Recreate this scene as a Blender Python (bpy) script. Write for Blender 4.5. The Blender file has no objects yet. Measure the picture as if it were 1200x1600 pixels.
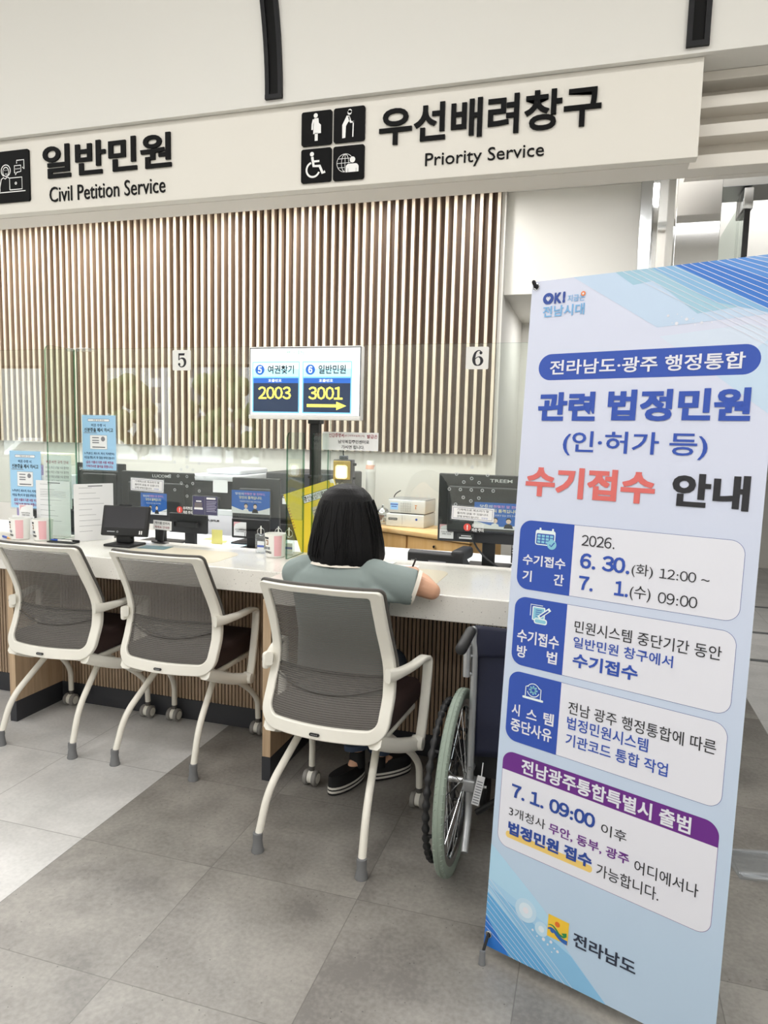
import bpy, bmesh, math, random
import numpy as np
from mathutils import Matrix, Vector
random.seed(7)
SC = bpy.context.scene
COL = SC.collection
PI = math.pi

# ------------------------------------------------------------------ camera
cam = bpy.data.cameras.new('camera')
co = bpy.data.objects.new('camera', cam)
COL.objects.link(co)
SC.camera = co
cam.sensor_fit = 'VERTICAL'
cam.sensor_height = 36.0
cam.lens = 1098.0 * 36.0 / 1600.0
cam.clip_start = 0.05
cam.clip_end = 200
_yaw, _pit, _rol = math.radians(16.62), math.radians(6.136), math.radians(1.379)
_f = Vector((-math.sin(_yaw) * math.cos(_pit), math.cos(_yaw) * math.cos(_pit), -math.sin(_pit)))
_r0 = Vector((math.cos(_yaw), math.sin(_yaw), 0))
_u0 = _r0.cross(_f)
_r = _r0 * math.cos(_rol) + _u0 * math.sin(_rol)
_u = _r.cross(_f)
co.matrix_world = Matrix(((_r.x, _u.x, -_f.x, 0), (_r.y, _u.y, -_f.y, 0), (_r.z, _u.z, -_f.z, 1.4), (0, 0, 0, 1)))

# ------------------------------------------------------------------ world, lights, exposure
W = bpy.data.worlds.new('daylight')
SC.world = W
W.use_nodes = True
W.node_tree.nodes['Background'].inputs[0].default_value = (0.86, 0.93, 1.0, 1)
W.node_tree.nodes['Background'].inputs[1].default_value = 3.2

def area(name, loc, sx, sy, power, rot=(0, 0, 0), color=(1, 0.99, 0.975)):
    l = bpy.data.lights.new(name, 'AREA')
    l.shape = 'RECTANGLE'
    l.size, l.size_y, l.energy, l.color = sx, sy, power, color
    o = bpy.data.objects.new(name, l)
    o.location, o.rotation_euler = loc, rot
    COL.objects.link(o)
    return o
LIGHT_HALL, LIGHT_DESK = 25.5, 42
for ix in range(5):
    for iy in range(3):
        area('ceiling_panel_light', (-6.4 + ix * 2.6, -2.4 + iy * 1.7, 3.86), 1.5, 0.5, LIGHT_HALL)
for ix in range(4):
    area('desk_panel_light', (-5.0 + ix * 1.7, 3.75, 3.06), 1.2, 0.45, LIGHT_DESK)
for ix in range(8):
    area('wall_washer_light', (-5.1 + ix * .6, 4.74, 3.08), .08, .08, 5.5)
area('passage_light', (1.2, 5.2, 3.02), 1.2, 1.2, 20)
area('corridor_light', (-0.2, 5.8, 2.39), 0.5, 0.5, 8)
sun = bpy.data.lights.new('sun', 'SUN')
sun.energy, sun.angle = 16.0, math.radians(2)
sun_o = bpy.data.objects.new('sun', sun)
sun_o.rotation_euler = (math.radians(-48), 0, math.radians(20))      # high behind the building, shining on the street outside the windows
COL.objects.link(sun_o)
SC.view_settings.view_transform = 'Standard'
SC.view_settings.look = 'None'
SC.view_settings.exposure = -0.12
SC.view_settings.gamma = 1.0
SC.view_settings.use_curve_mapping = False
SC.cycles.use_denoising = True
SC.cycles.max_bounces = 12
SC.cycles.transparent_max_bounces = 24
SC.cycles.caustics_reflective = False
SC.cycles.caustics_refractive = False

# ------------------------------------------------------------------ helpers
def lin(h):
    if not isinstance(h, str):
        return (h[0], h[1], h[2], 1)
    c = [int(h[i:i + 2], 16) / 255 for i in (0, 2, 4)]
    return tuple((x / 12.92 if x <= 0.04045 else ((x + 0.055) / 1.055) ** 2.4) for x in c) + (1,)

def mat(name, color, rough=0.5, metal=0.0, spec=0.5, bump=0.0, bscale=200, emit=0.0, var=0.0, vscale=8):
    m = bpy.data.materials.new(name)
    m.use_nodes = True
    nt = m.node_tree
    b = nt.nodes['Principled BSDF']
    c = lin(color)
    b.inputs['Base Color'].default_value = c
    b.inputs['Roughness'].default_value = rough
    b.inputs['Metallic'].default_value = metal
    b.inputs['Specular IOR Level'].default_value = spec
    if emit:
        b.inputs['Emission Color'].default_value = c
        b.inputs['Emission Strength'].default_value = emit
    if bump or var:
        tc = nt.nodes.new('ShaderNodeTexCoord')
        n = nt.nodes.new('ShaderNodeTexNoise')
        n.inputs['Scale'].default_value = bscale if bump else vscale
        n.inputs['Detail'].default_value = 4
        nt.links.new(tc.outputs['Object'], n.inputs['Vector'])
        if bump:
            bp = nt.nodes.new('ShaderNodeBump')
            bp.inputs['Strength'].default_value = bump
            bp.inputs['Distance'].default_value = 0.002
            nt.links.new(n.outputs['Fac'], bp.inputs['Height'])
            nt.links.new(bp.outputs['Normal'], b.inputs['Normal'])
        if var:
            mx = nt.nodes.new('ShaderNodeMix')
            mx.data_type = 'RGBA'
            mx.inputs['A'].default_value = tuple(x * (1 - var) for x in c[:3]) + (1,)
            mx.inputs['B'].default_value = tuple(min(1, x * (1 + var)) for x in c[:3]) + (1,)
            nt.links.new(n.outputs['Fac'], mx.inputs['Factor'])
            nt.links.new(mx.outputs['Result'], b.inputs['Base Color'])
    return m

def wood(name, c1, c2, axis='Z', rough=0.5, scale=1.0):
    m = bpy.data.materials.new(name)
    m.use_nodes = True
    nt = m.node_tree
    b = nt.nodes['Principled BSDF']
    tc = nt.nodes.new('ShaderNodeTexCoord')
    mp = nt.nodes.new('ShaderNodeMapping')
    s = {'X': (2, 26, 26), 'Y': (26, 2, 26), 'Z': (26, 26, 2)}[axis]
    mp.inputs['Scale'].default_value = tuple(x * scale for x in s)
    n = nt.nodes.new('ShaderNodeTexNoise')
    n.inputs['Scale'].default_value = 1.6
    n.inputs['Detail'].default_value = 5
    n.inputs['Distortion'].default_value = 0.6
    cr = nt.nodes.new('ShaderNodeValToRGB')
    cr.color_ramp.elements[0].position, cr.color_ramp.elements[1].position = 0.3, 0.72
    cr.color_ramp.elements[0].color, cr.color_ramp.elements[1].color = lin(c1), lin(c2)
    nt.links.new(tc.outputs['Object'], mp.inputs['Vector'])
    nt.links.new(mp.outputs['Vector'], n.inputs['Vector'])
    nt.links.new(n.outputs['Fac'], cr.inputs['Fac'])
    nt.links.new(cr.outputs['Color'], b.inputs['Base Color'])
    b.inputs['Roughness'].default_value = rough
    return m

def pane(name, tint, refl=1.0, rough=0.0, haze=0.0):
    m = bpy.data.materials.new(name)
    m.use_nodes = True
    nt = m.node_tree
    nt.nodes.clear()
    out = nt.nodes.new('ShaderNodeOutputMaterial')
    tr = nt.nodes.new('ShaderNodeBsdfTransparent')
    tr.inputs[0].default_value = lin(tint)
    gl = nt.nodes.new('ShaderNodeBsdfGlossy')
    gl.inputs['Roughness'].default_value = rough
    fr = nt.nodes.new('ShaderNodeFresnel')
    ge = nt.nodes.new('ShaderNodeNewGeometry')
    io = nt.nodes.new('ShaderNodeMapRange')          # same reflectance on both faces of a thin pane
    io.inputs['To Min'].default_value, io.inputs['To Max'].default_value = 1.5, 1 / 1.5
    nt.links.new(ge.outputs['Backfacing'], io.inputs['Value'])
    nt.links.new(io.outputs[0], fr.inputs['IOR'])
    mu = nt.nodes.new('ShaderNodeMath')
    mu.operation = 'MULTIPLY'
    mu.inputs[1].default_value = refl
    mx = nt.nodes.new('ShaderNodeMixShader')
    nt.links.new(fr.outputs[0], mu.inputs[0])
    nt.links.new(mu.outputs[0], mx.inputs[0])
    src = tr
    if haze:
        df = nt.nodes.new('ShaderNodeBsdfDiffuse')
        df.inputs[0].default_value = (0.9, 0.92, 0.95, 1)
        m2 = nt.nodes.new('ShaderNodeMixShader')
        m2.inputs[0].default_value = haze
        nt.links.new(tr.outputs[0], m2.inputs[1])
        nt.links.new(df.outputs[0], m2.inputs[2])
        src = m2
    nt.links.new(src.outputs[0], mx.inputs[1])
    nt.links.new(gl.outputs[0], mx.inputs[2])
    nt.links.new(mx.outputs[0], out.inputs[0])
    return m

_glyph = {}
ADV = {' ': .30, '.': .30, ':': .32, '~': .62, '(': .36, ')': .36}
def glyphs(body, bold=0.0, extrude=0.0, res=2):
    if extrude == 0 and bold > .024:                       # heavy weights: layered shifted copies
        v, f = glyphs(body, .02, 0, res)
        d = (bold - .02) * 1.15
        V, F_ = [], []
        for i, (dx, dy) in enumerate(((0, 0), (d, d), (-d, d), (d, -d), (-d, -d), (d, 0), (-d, 0), (0, d), (0, -d))):
            n = sum(len(q) for q in V)
            V.append(v + np.array([dx, dy, 0.00002 * i])); F_ += [tuple(n + k for k in q) for q in f]
        return np.concatenate(V), F_
    if any(c.isdigit() for c in body) and len(body) > 1 and all(ord(c) < 128 for c in body):
        V, F_, x = [], [], 0.0
        for c in body:
            if c == ' ':
                x += ADV[c]; continue
            v, f = glyphs(c, bold, extrude, res)
            n = sum(len(q) for q in V)
            w = v[:, 0].max() - v[:, 0].min()
            adv = .56 if c.isdigit() else ADV.get(c, w + .1)
            V.append(v + np.array([x + (adv - w) / 2 - v[:, 0].min(), 0, 0])); F_ += [tuple(n + k for k in q) for q in f]
            x += adv
        return np.concatenate(V), F_
    if len(body) == 1 and body.isdigit():
        body = chr(ord(body) - 48 + 0xFF10)
    k = (body, bold, extrude, res)
    if k not in _glyph:
        cu = bpy.data.curves.new('lettering', 'FONT')
        cu.body = body
        cu.offset = bold
        cu.extrude = extrude
        cu.resolution_u = res
        o = bpy.data.objects.new('lettering', cu)
        COL.objects.link(o)
        bpy.context.view_layer.update()
        me = bpy.data.meshes.new_from_object(o.evaluated_get(bpy.context.evaluated_depsgraph_get()))
        v = np.array([x.co[:] for x in me.vertices]).reshape(-1, 3)
        f = [tuple(p.vertices) for p in me.polygons]
        bpy.data.objects.remove(o)
        bpy.data.curves.remove(cu)
        bpy.data.meshes.remove(me)
        _glyph[k] = (v, f)
    return _glyph[k]

def catmull(pts, n=8, closed=False):
    P = [np.array(p, float) for p in pts]
    N = len(P)
    out = []
    rng = range(N if closed else N - 1)
    for i in rng:
        if closed:
            a, b, c, d = P[(i - 1) % N], P[i], P[(i + 1) % N], P[(i + 2) % N]
        else:
            a, b, c, d = P[max(i - 1, 0)], P[i], P[i + 1], P[min(i + 2, N - 1)]
        for k in range(n):
            t = k / n
            out.append(0.5 * ((2 * b) + (-a + c) * t + (2 * a - 5 * b + 4 * c - d) * t * t + (-a + 3 * b - 3 * c + d) * t ** 3))
    if not closed:
        out.append(P[-1])
    return out

def bend(pts, r=0.04, n=6):
    """polyline with its inner corners rounded"""
    P = [np.array(p, float) for p in pts]
    out = [P[0]]
    for i in range(1, len(P) - 1):
        a, b, c = P[i - 1], P[i], P[i + 1]
        u, w = a - b, c - b
        lu, lw = np.linalg.norm(u), np.linalg.norm(w)
        rr = min(r, lu * .45, lw * .45)
        p0, p1 = b + u / lu * rr, b + w / lw * rr
        for k in range(n + 1):
            t = k / n
            out.append((1 - t) ** 2 * p0 + 2 * t * (1 - t) * b + t * t * p1)
    out.append(P[-1])
    return out

class MB:
    """collects shapes and links them as one mesh object"""
    def __init__(s, T=None):
        s.v, s.f, s.m, s.mats = [], [], [], []
        s.T = T or Matrix.Identity(4)
    def mi(s, m):
        if m not in s.mats:
            s.mats.append(m)
        return s.mats.index(m)
    def add(s, verts, faces, m):
        n = len(s.v)
        T = s.T
        s.v += [tuple(T @ Vector((float(p[0]), float(p[1]), float(p[2])))) for p in verts]
        i = s.mi(m)
        for f in faces:
            s.f.append(tuple(n + k for k in f))
            s.m.append(i)
        return s
    def box(s, x0, x1, y0, y1, z0, z1, m):
        x0, x1 = min(x0, x1), max(x0, x1); y0, y1 = min(y0, y1), max(y0, y1); z0, z1 = min(z0, z1), max(z0, z1)
        v = [(x, y, z) for z in (z0, z1) for y in (y0, y1) for x in (x0, x1)]
        return s.add(v, [(0, 2, 3, 1), (4, 5, 7, 6), (0, 1, 5, 4), (2, 6, 7, 3), (0, 4, 6, 2), (1, 3, 7, 5)], m)
    def rbox(s, x0, x1, y0, y1, z0, z1, m, r=0.005, seg=3):
        bm = bmesh.new()
        bmesh.ops.create_cube(bm, size=1)
        for v in bm.verts:
            v.co = Vector(((x0 + x1) / 2 + v.co.x * (x1 - x0), (y0 + y1) / 2 + v.co.y * (y1 - y0), (z0 + z1) / 2 + v.co.z * (z1 - z0)))
        bmesh.ops.bevel(bm, geom=bm.edges[:], offset=r, segments=seg, profile=0.5, affect='EDGES')
        bm.verts.index_update()
        s.add([v.co for v in bm.verts], [[v.index for v in f.verts] for f in bm.faces], m)
        bm.free()
        return s
    def prism(s, poly, z0, z1, m):
        """poly in local x,y extruded z0..z1"""
        n = len(poly)
        if sum(poly[i][0] * poly[(i + 1) % n][1] - poly[(i + 1) % n][0] * poly[i][1] for i in range(n)) < 0:
            poly = poly[::-1]
        v = [(p[0], p[1], z0) for p in poly] + [(p[0], p[1], z1) for p in poly]
        return s.add(v, [tuple(range(n))[::-1], tuple(range(n, 2 * n))] + [(i, (i + 1) % n, n + (i + 1) % n, n + i) for i in range(n)], m)
    def flat(s, poly, z, m):
        n = len(poly)
        if sum(poly[i][0] * poly[(i + 1) % n][1] - poly[(i + 1) % n][0] * poly[i][1] for i in range(n)) < 0:
            poly = poly[::-1]
        return s.add([(p[0], p[1], z) for p in poly], [tuple(range(n))], m)
    def rect(s, x0, y0, x1, y1, z, m):
        return s.flat([(x0, y0), (x1, y0), (x1, y1), (x0, y1)], z, m)
    def rrect(s, x0, y0, x1, y1, r, z, m, corners=(1, 1, 1, 1), thick=None):
        x0, x1 = min(x0, x1), max(x0, x1); y0, y1 = min(y0, y1), max(y0, y1)
        P = []
        for (cx, cy, a0, on) in ((x1 - r, y1 - r, 0, corners[0]), (x0 + r, y1 - r, 90, corners[1]), (x0 + r, y0 + r, 180, corners[2]), (x1 - r, y0 + r, 270, corners[3])):
            if on:
                P += [(cx + r * math.cos(math.radians(a0 + a)), cy + r * math.sin(math.radians(a0 + a))) for a in range(0, 91, 10)]
            else:
                P.append((cx + r * (1 if a0 in (0, 270) else -1), cy + r * (1 if a0 in (0, 90) else -1)))
        return s.flat(P, z, m) if thick is None else s.prism(P, z, z + thick, m)
    def disc(s, cx, cy, r, z, m, ry=None, n=28):
        return s.flat([(cx + r * math.cos(2 * PI * k / n), cy + (ry or r) * math.sin(2 * PI * k / n)) for k in range(n)], z, m)
    def ring(s, cx, cy, r0, r1, z, m, a0=0, a1=360, n=32, ky=1.0):
        v, f = [], []
        for k in range(n + 1):
            a = math.radians(a0 + (a1 - a0) * k / n)
            v += [(cx + r0 * math.cos(a), cy + ky * r0 * math.sin(a), z), (cx + r1 * math.cos(a), cy + ky * r1 * math.sin(a), z)]
            if k:
                f.append((2 * k - 2, 2 * k - 1, 2 * k + 1, 2 * k))
        return s.add(v, f, m)
    def line(s, pts, w, z, m, w2=None):
        """flat ribbon in local x,y; w may be a list"""
        P = [np.array(p[:2], float) for p in pts]
        v, f = [], []
        for i, p in enumerate(P):
            t = P[min(i + 1, len(P) - 1)] - P[max(i - 1, 0)]
            t = t / (np.linalg.norm(t) + 1e-9)
            ww = (w[i] if isinstance(w, (list, tuple)) else w) / 2
            nn = np.array([-t[1], t[0]])
            a, b = p + nn * ww, p - nn * ww
            v += [(a[0], a[1], z), (b[0], b[1], z)]
            if i:
                f.append((2 * i - 2, 2 * i - 1, 2 * i + 1, 2 * i))
        return s.add(v, f, m)
    def text(s, body, x0, y0, x1, y1, z, m, bold=0.0, ext=0.0, res=2):
        g, f = glyphs(body, bold, 0.05 if ext else 0.0, res)
        lo, hi = g.min(0), g.max(0)
        sx = (x1 - x0) / max(hi[0] - lo[0], 1e-6)
        sy = (y1 - y0) / max(hi[1] - lo[1], 1e-6)
        sz = ext / 0.1 if ext else 1
        v = [(x0 + (p[0] - lo[0]) * sx, y0 + (p[1] - lo[1]) * sy, z + (p[2] + (0.05 if ext else 0)) * sz) for p in g]
        return s.add(v, f, m)
    def tube(s, pts, r, m, n=10, caps=True):
        """round tube through pts; r scalar or list"""
        P = [np.array(p, float) for p in pts]
        N = len(P)
        v, f = [], []
        t0 = P[1] - P[0]
        ref = np.array([0, 0, 1.0]) if abs(t0[2]) < 0.9 * np.linalg.norm(t0) else np.array([1.0, 0, 0])
        for i in range(N):
            t = P[min(i + 1, N - 1)] - P[max(i - 1, 0)]
            t /= np.linalg.norm(t) + 1e-9
            a = ref - t * (ref @ t)
            a /= np.linalg.norm(a) + 1e-9
            ref = a
            b = np.cross(t, a)
            rr = r[i] if isinstance(r, (list, tuple)) else r
            for k in range(n):
                q = 2 * PI * k / n
                v.append(P[i] + rr * (a * math.cos(q) + b * math.sin(q)))
        for i in range(N - 1):
            for k in range(n):
                f.append((i * n + k, i * n + (k + 1) % n, (i + 1) * n + (k + 1) % n, (i + 1) * n + k))
        if caps:
            f.append(tuple(range(n))[::-1])
            f.append(tuple((N - 1) * n + k for k in range(n)))
        return s.add(v, f, m)
    def limb(s, pts, rs, m, n=14):
        """tube with round ends"""
        P = [np.array(p, float) for p in pts]
        d0 = P[0] - P[1]; d0 /= np.linalg.norm(d0)
        d1 = P[-1] - P[-2]; d1 /= np.linalg.norm(d1)
        A, B, ra, rb = [], [], [], []
        for q in (80, 60, 40, 20):
            c, sn = math.cos(math.radians(q)), math.sin(math.radians(q))
            A.append(P[0] + d0 * rs[0] * sn); ra.append(rs[0] * c)
        for q in (20, 40, 60, 80):
            c, sn = math.cos(math.radians(q)), math.sin(math.radians(q))
            B.append(P[-1] + d1 * rs[-1] * sn); rb.append(rs[-1] * c)
        return s.tube(A + P + B, ra + list(rs) + rb, m, n)
    def sweep(s, pts, wh, side, m, closed=False):
        """rectangular bar: wh list of (w along side, h)"""
        P = [np.array(p, float) for p in pts]
        N = len(P)
        v, f = [], []
        sd0 = np.array(side, float)
        for i in range(N):
            if closed:
                t = P[(i + 1) % N] - P[(i - 1) % N]
            else:
                t = P[min(i + 1, N - 1)] - P[max(i - 1, 0)]
            t /= np.linalg.norm(t) + 1e-9
            a = sd0 - t * (sd0 @ t); a /= np.linalg.norm(a)
            b = np.cross(t, a)
            w, h = wh[i] if isinstance(wh, list) else wh
            c = min(w, h) * 0.22
            for (p, q) in ((w / 2 - c, h / 2), (-w / 2 + c, h / 2), (-w / 2, h / 2 - c), (-w / 2, -h / 2 + c), (-w / 2 + c, -h / 2), (w / 2 - c, -h / 2), (w / 2, -h / 2 + c), (w / 2, h / 2 - c)):
                v.append(P[i] + a * p + b * q)
        for i in range(N if closed else N - 1):
            j = (i + 1) % N
            for k in range(8):
                f.append((i * 8 + k, i * 8 + (k + 1) % 8, j * 8 + (k + 1) % 8, j * 8 + k))
        if not closed:
            f.append(tuple(range(8))[::-1]); f.append(tuple((N - 1) * 8 + k for k in range(8)))
        return s.add(v, f, m)
    def lathe(s, prof, c, m, axis='Z', n=28, caps=True):
        v, f = [], []
        for (r, h) in prof:
            for k in range(n):
                q = 2 * PI * k / n
                x, y = r * math.cos(q), r * math.sin(q)
                p = {'Z': (x, y, h), 'X': (h, x, y), 'Y': (y, h, x)}[axis]
                v.append((c[0] + p[0], c[1] + p[1], c[2] + p[2]))
        N = len(prof)
        for i in range(N - 1):
            for k in range(n):
                f.append((i * n + k, i * n + (k + 1) % n, (i + 1) * n + (k + 1) % n, (i + 1) * n + k))
        if caps:
            f.append(tuple(range(n))[::-1]); f.append(tuple((N - 1) * n + k for k in range(n)))
        return s.add(v, f, m)
    def torus(s, c, R, r, m, axis='X', n=64, k=12, wob=None, yaw=0.0):
        v, f = [], []
        for i in range(n):
            a = 2 * PI * i / n
            rr = r * (wob(i) if wob else 1)
            for j in range(k):
                b = 2 * PI * j / k
                d, h = R + rr * math.cos(b), rr * math.sin(b)
                p = {'X': (h, d * math.cos(a), d * math.sin(a)), 'Z': (d * math.cos(a), d * math.sin(a), h), 'Y': (d * math.cos(a), h, d * math.sin(a))}[axis]
                v.append((c[0] + p[0], c[1] + p[1], c[2] + p[2]))
        for i in range(n):
            for j in range(k):
                f.append((i * k + j, ((i + 1) % n) * k + j, ((i + 1) % n) * k + (j + 1) % k, i * k + (j + 1) % k))
        return s.add(v, f, m)
    def esweep(s, rings, m, n=24):
        """ellipse rings: (centre, x-vector, y-vector)"""
        v, f = [], []
        for (c, a, b) in rings:
            c, a, b = np.array(c, float), np.array(a, float), np.array(b, float)
            for k in range(n):
                q = 2 * PI * k / n
                v.append(c + a * math.cos(q) + b * math.sin(q))
        N = len(rings)
        for i in range(N - 1):
            for k in range(n):
                f.append((i * n + k, i * n + (k + 1) % n, (i + 1) * n + (k + 1) % n, (i + 1) * n + k))
        f.append(tuple(range(n))[::-1]); f.append(tuple((N - 1) * n + k for k in range(n)))
        return s.add(v, f, m)
    def build(s, name, parent=None, smooth=35, bevel=0, world=True, seg=2):
        me = bpy.data.meshes.new(name)
        me.from_pydata(s.v, [], s.f)
        for m in s.mats:
            me.materials.append(m)
        me.polygons.foreach_set('material_index', s.m)
        bm = bmesh.new(); bm.from_mesh(me)
        bmesh.ops.recalc_face_normals(bm, faces=bm.faces[:]) if bevel else None
        bm.to_mesh(me); bm.free()
        if smooth:
            me.polygons.foreach_set('use_smooth', [True] * len(me.polygons))
            me.set_sharp_from_angle(angle=math.radians(smooth))
        me.update()
        o = bpy.data.objects.new(name, me)
        COL.objects.link(o)
        if bevel:
            md = o.modifiers.new('bevel', 'BEVEL')
            md.width, md.segments, md.limit_method, md.angle_limit = bevel, seg, 'ANGLE', math.radians(40)
        if parent:
            o.parent = parent
            if world and parent.type == 'EMPTY':
                o.matrix_parent_inverse = Matrix.Translation(-parent.location)
        return o

def tag(o, label=None, cat=None, group=None, kind=None):
    if label: o['label'] = label
    if cat: o['category'] = cat
    if group: o['group'] = group
    if kind: o['kind'] = kind
    return o
def thing(name, label, cat, loc=(0, 0, 0), group=None):
    o = bpy.data.objects.new(name, None)
    o.empty_display_size = 0.1
    o.location = loc
    COL.objects.link(o)
    return tag(o, label, cat, group)
def struct(o):
    o['kind'] = 'structure'
    return o
def facing(x0, y, z0):
    """local x right, y up, z towards the visitor side (-Y)"""
    return Matrix(((1, 0, 0, x0), (0, 0, -1, y), (0, 1, 0, z0), (0, 0, 0, 1)))
def voxel(o, size, smooth_it=4):
    md = o.modifiers.new('remesh', 'REMESH')
    md.mode, md.voxel_size, md.use_smooth_shade = 'VOXEL', size, True
    if smooth_it:
        m2 = o.modifiers.new('smooth', 'SMOOTH')
        m2.factor, m2.iterations = 0.5, smooth_it
    bpy.context.view_layer.update()
    me = bpy.data.meshes.new_from_object(o.evaluated_get(bpy.context.evaluated_depsgraph_get()))
    mats = [m for m in o.data.materials]
    o.modifiers.clear()
    o.data = me
    if not me.materials:
        for m in mats: me.materials.append(m)
    me.polygons.foreach_set('use_smooth', [True] * len(me.polygons))
    return o

# ------------------------------------------------------------------ materials
M = {}
M['wall'] = mat('wall_paint', 'e6e4de', 0.7, bump=0.05, bscale=300)
M['vault'] = mat('vault_plaster', 'e2e0da', 0.75, bump=0.05, bscale=260)
M['sign'] = mat('sign_panel_cream', 'e4e0d7', 0.55)
M['louver'] = mat('louver_white', 'e4dfd6', 0.5)
M['black'] = mat('black_acrylic', '0a0a0b', 0.5, spec=.12)
M['blackm'] = mat('matte_black', '1b1b1d', 0.55)
M['dark'] = mat('dark_grey_plastic', '2d2d30', 0.5, bump=0.15, bscale=900)
M['dark2'] = mat('charcoal_plastic', '3a3b3e', 0.5)
M['screenoff'] = mat('switched_off_screen', '35353a', 0.15)
M['white'] = mat('white_plastic', 'f0efeb', 0.4)
M['paper'] = mat('white_paper', 'efeff0', 0.8)
M['ink'] = mat('print_black', '2a2a30', 0.7)
M['inkgrey'] = mat('print_grey', '85858c', 0.7)
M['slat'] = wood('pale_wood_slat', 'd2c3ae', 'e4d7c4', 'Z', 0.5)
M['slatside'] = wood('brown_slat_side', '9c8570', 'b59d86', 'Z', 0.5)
M['back'] = mat('brown_felt_backing', '615247', 0.9)
M['oak'] = wood('oak_panel', 'b89c7e', 'd2b898', 'Z', 0.5)
M['oakslat'] = wood('oak_slat', 'a38c75', 'bfa68c', 'Z', 0.55)
M['slatgap'] = mat('slat_gap_black', '241d19', 0.8)
M['plinth'] = mat('charcoal_plinth', '34353a', 0.5)
M['cab'] = wood('honey_oak_veneer', 'd6a869', 'e6bf86', 'Z', 0.4, 0.5)
M['cabtop'] = wood('honey_oak_top', 'd8ae74', 'e6c592', 'X', 0.4, 0.5)
M['steel'] = mat('brushed_steel', 'c9cbcc', 0.2, 1.0)
M['mirror'] = mat('polished_steel', 'd6d7d8', 0.06, 1.0)
M['chrome'] = mat('chrome', 'd0d2d4', 0.15, 1.0)
M['tubegrey'] = mat('silver_painted_tube', 'b4b6b8', 0.35, 0.7)
M['cream'] = mat('chair_cream_plastic', 'efece2', 0.4)
M['creamleg'] = mat('chair_cream_tube', 'ebe7dc', 0.35)
M['seat'] = mat('dark_brown_fabric', '35221f', 0.85, bump=0.3, bscale=900)
M['rubber'] = mat('grey_rubber', '77787a', 0.7)
M['castgrey'] = mat('castor_grey', '8d8a86', 0.5)
M['shell'] = mat('chair_shell_grey', '55524f', 0.5)
M['glass'] = pane('clear_glass', 'fbfefc', 1.5)
M['glassedge'] = pane('green_glass_edge', '8cb09f', 0.6)
M['divglass'] = pane('divider_glass', 'f6fbf8', 0.55)
M['acryl'] = pane('clear_acrylic', 'fbfdff', 1.0, 0.02, 0.06)
M['blue'] = mat('print_royal_blue', '2f55b4', 0.5)
M['red'] = mat('print_red', 'e0524a', 0.5)
M['navy'] = mat('wheelchair_navy_vinyl', '23263c', 0.5, bump=0.2, bscale=700)
M['tyre'] = mat('grey_green_tyre', '8f9c90', 0.75)
M['skin'] = mat('skin', 'd9a789', 0.5, var=0.06, vscale=40)
M['shirt'] = mat('grey_green_cotton', '8a9694', 0.85, bump=0.25, bscale=1200)
M['hem'] = mat('cream_hem', 'e9e2d6', 0.85)
M['denim'] = mat('dark_denim', '27303f', 0.85, bump=0.4, bscale=1500)
M['shoe'] = mat('black_shoe', '151518', 0.6)
M['stripe'] = mat('white_rubber_stripe', 'e8e4dc', 0.6)

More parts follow.
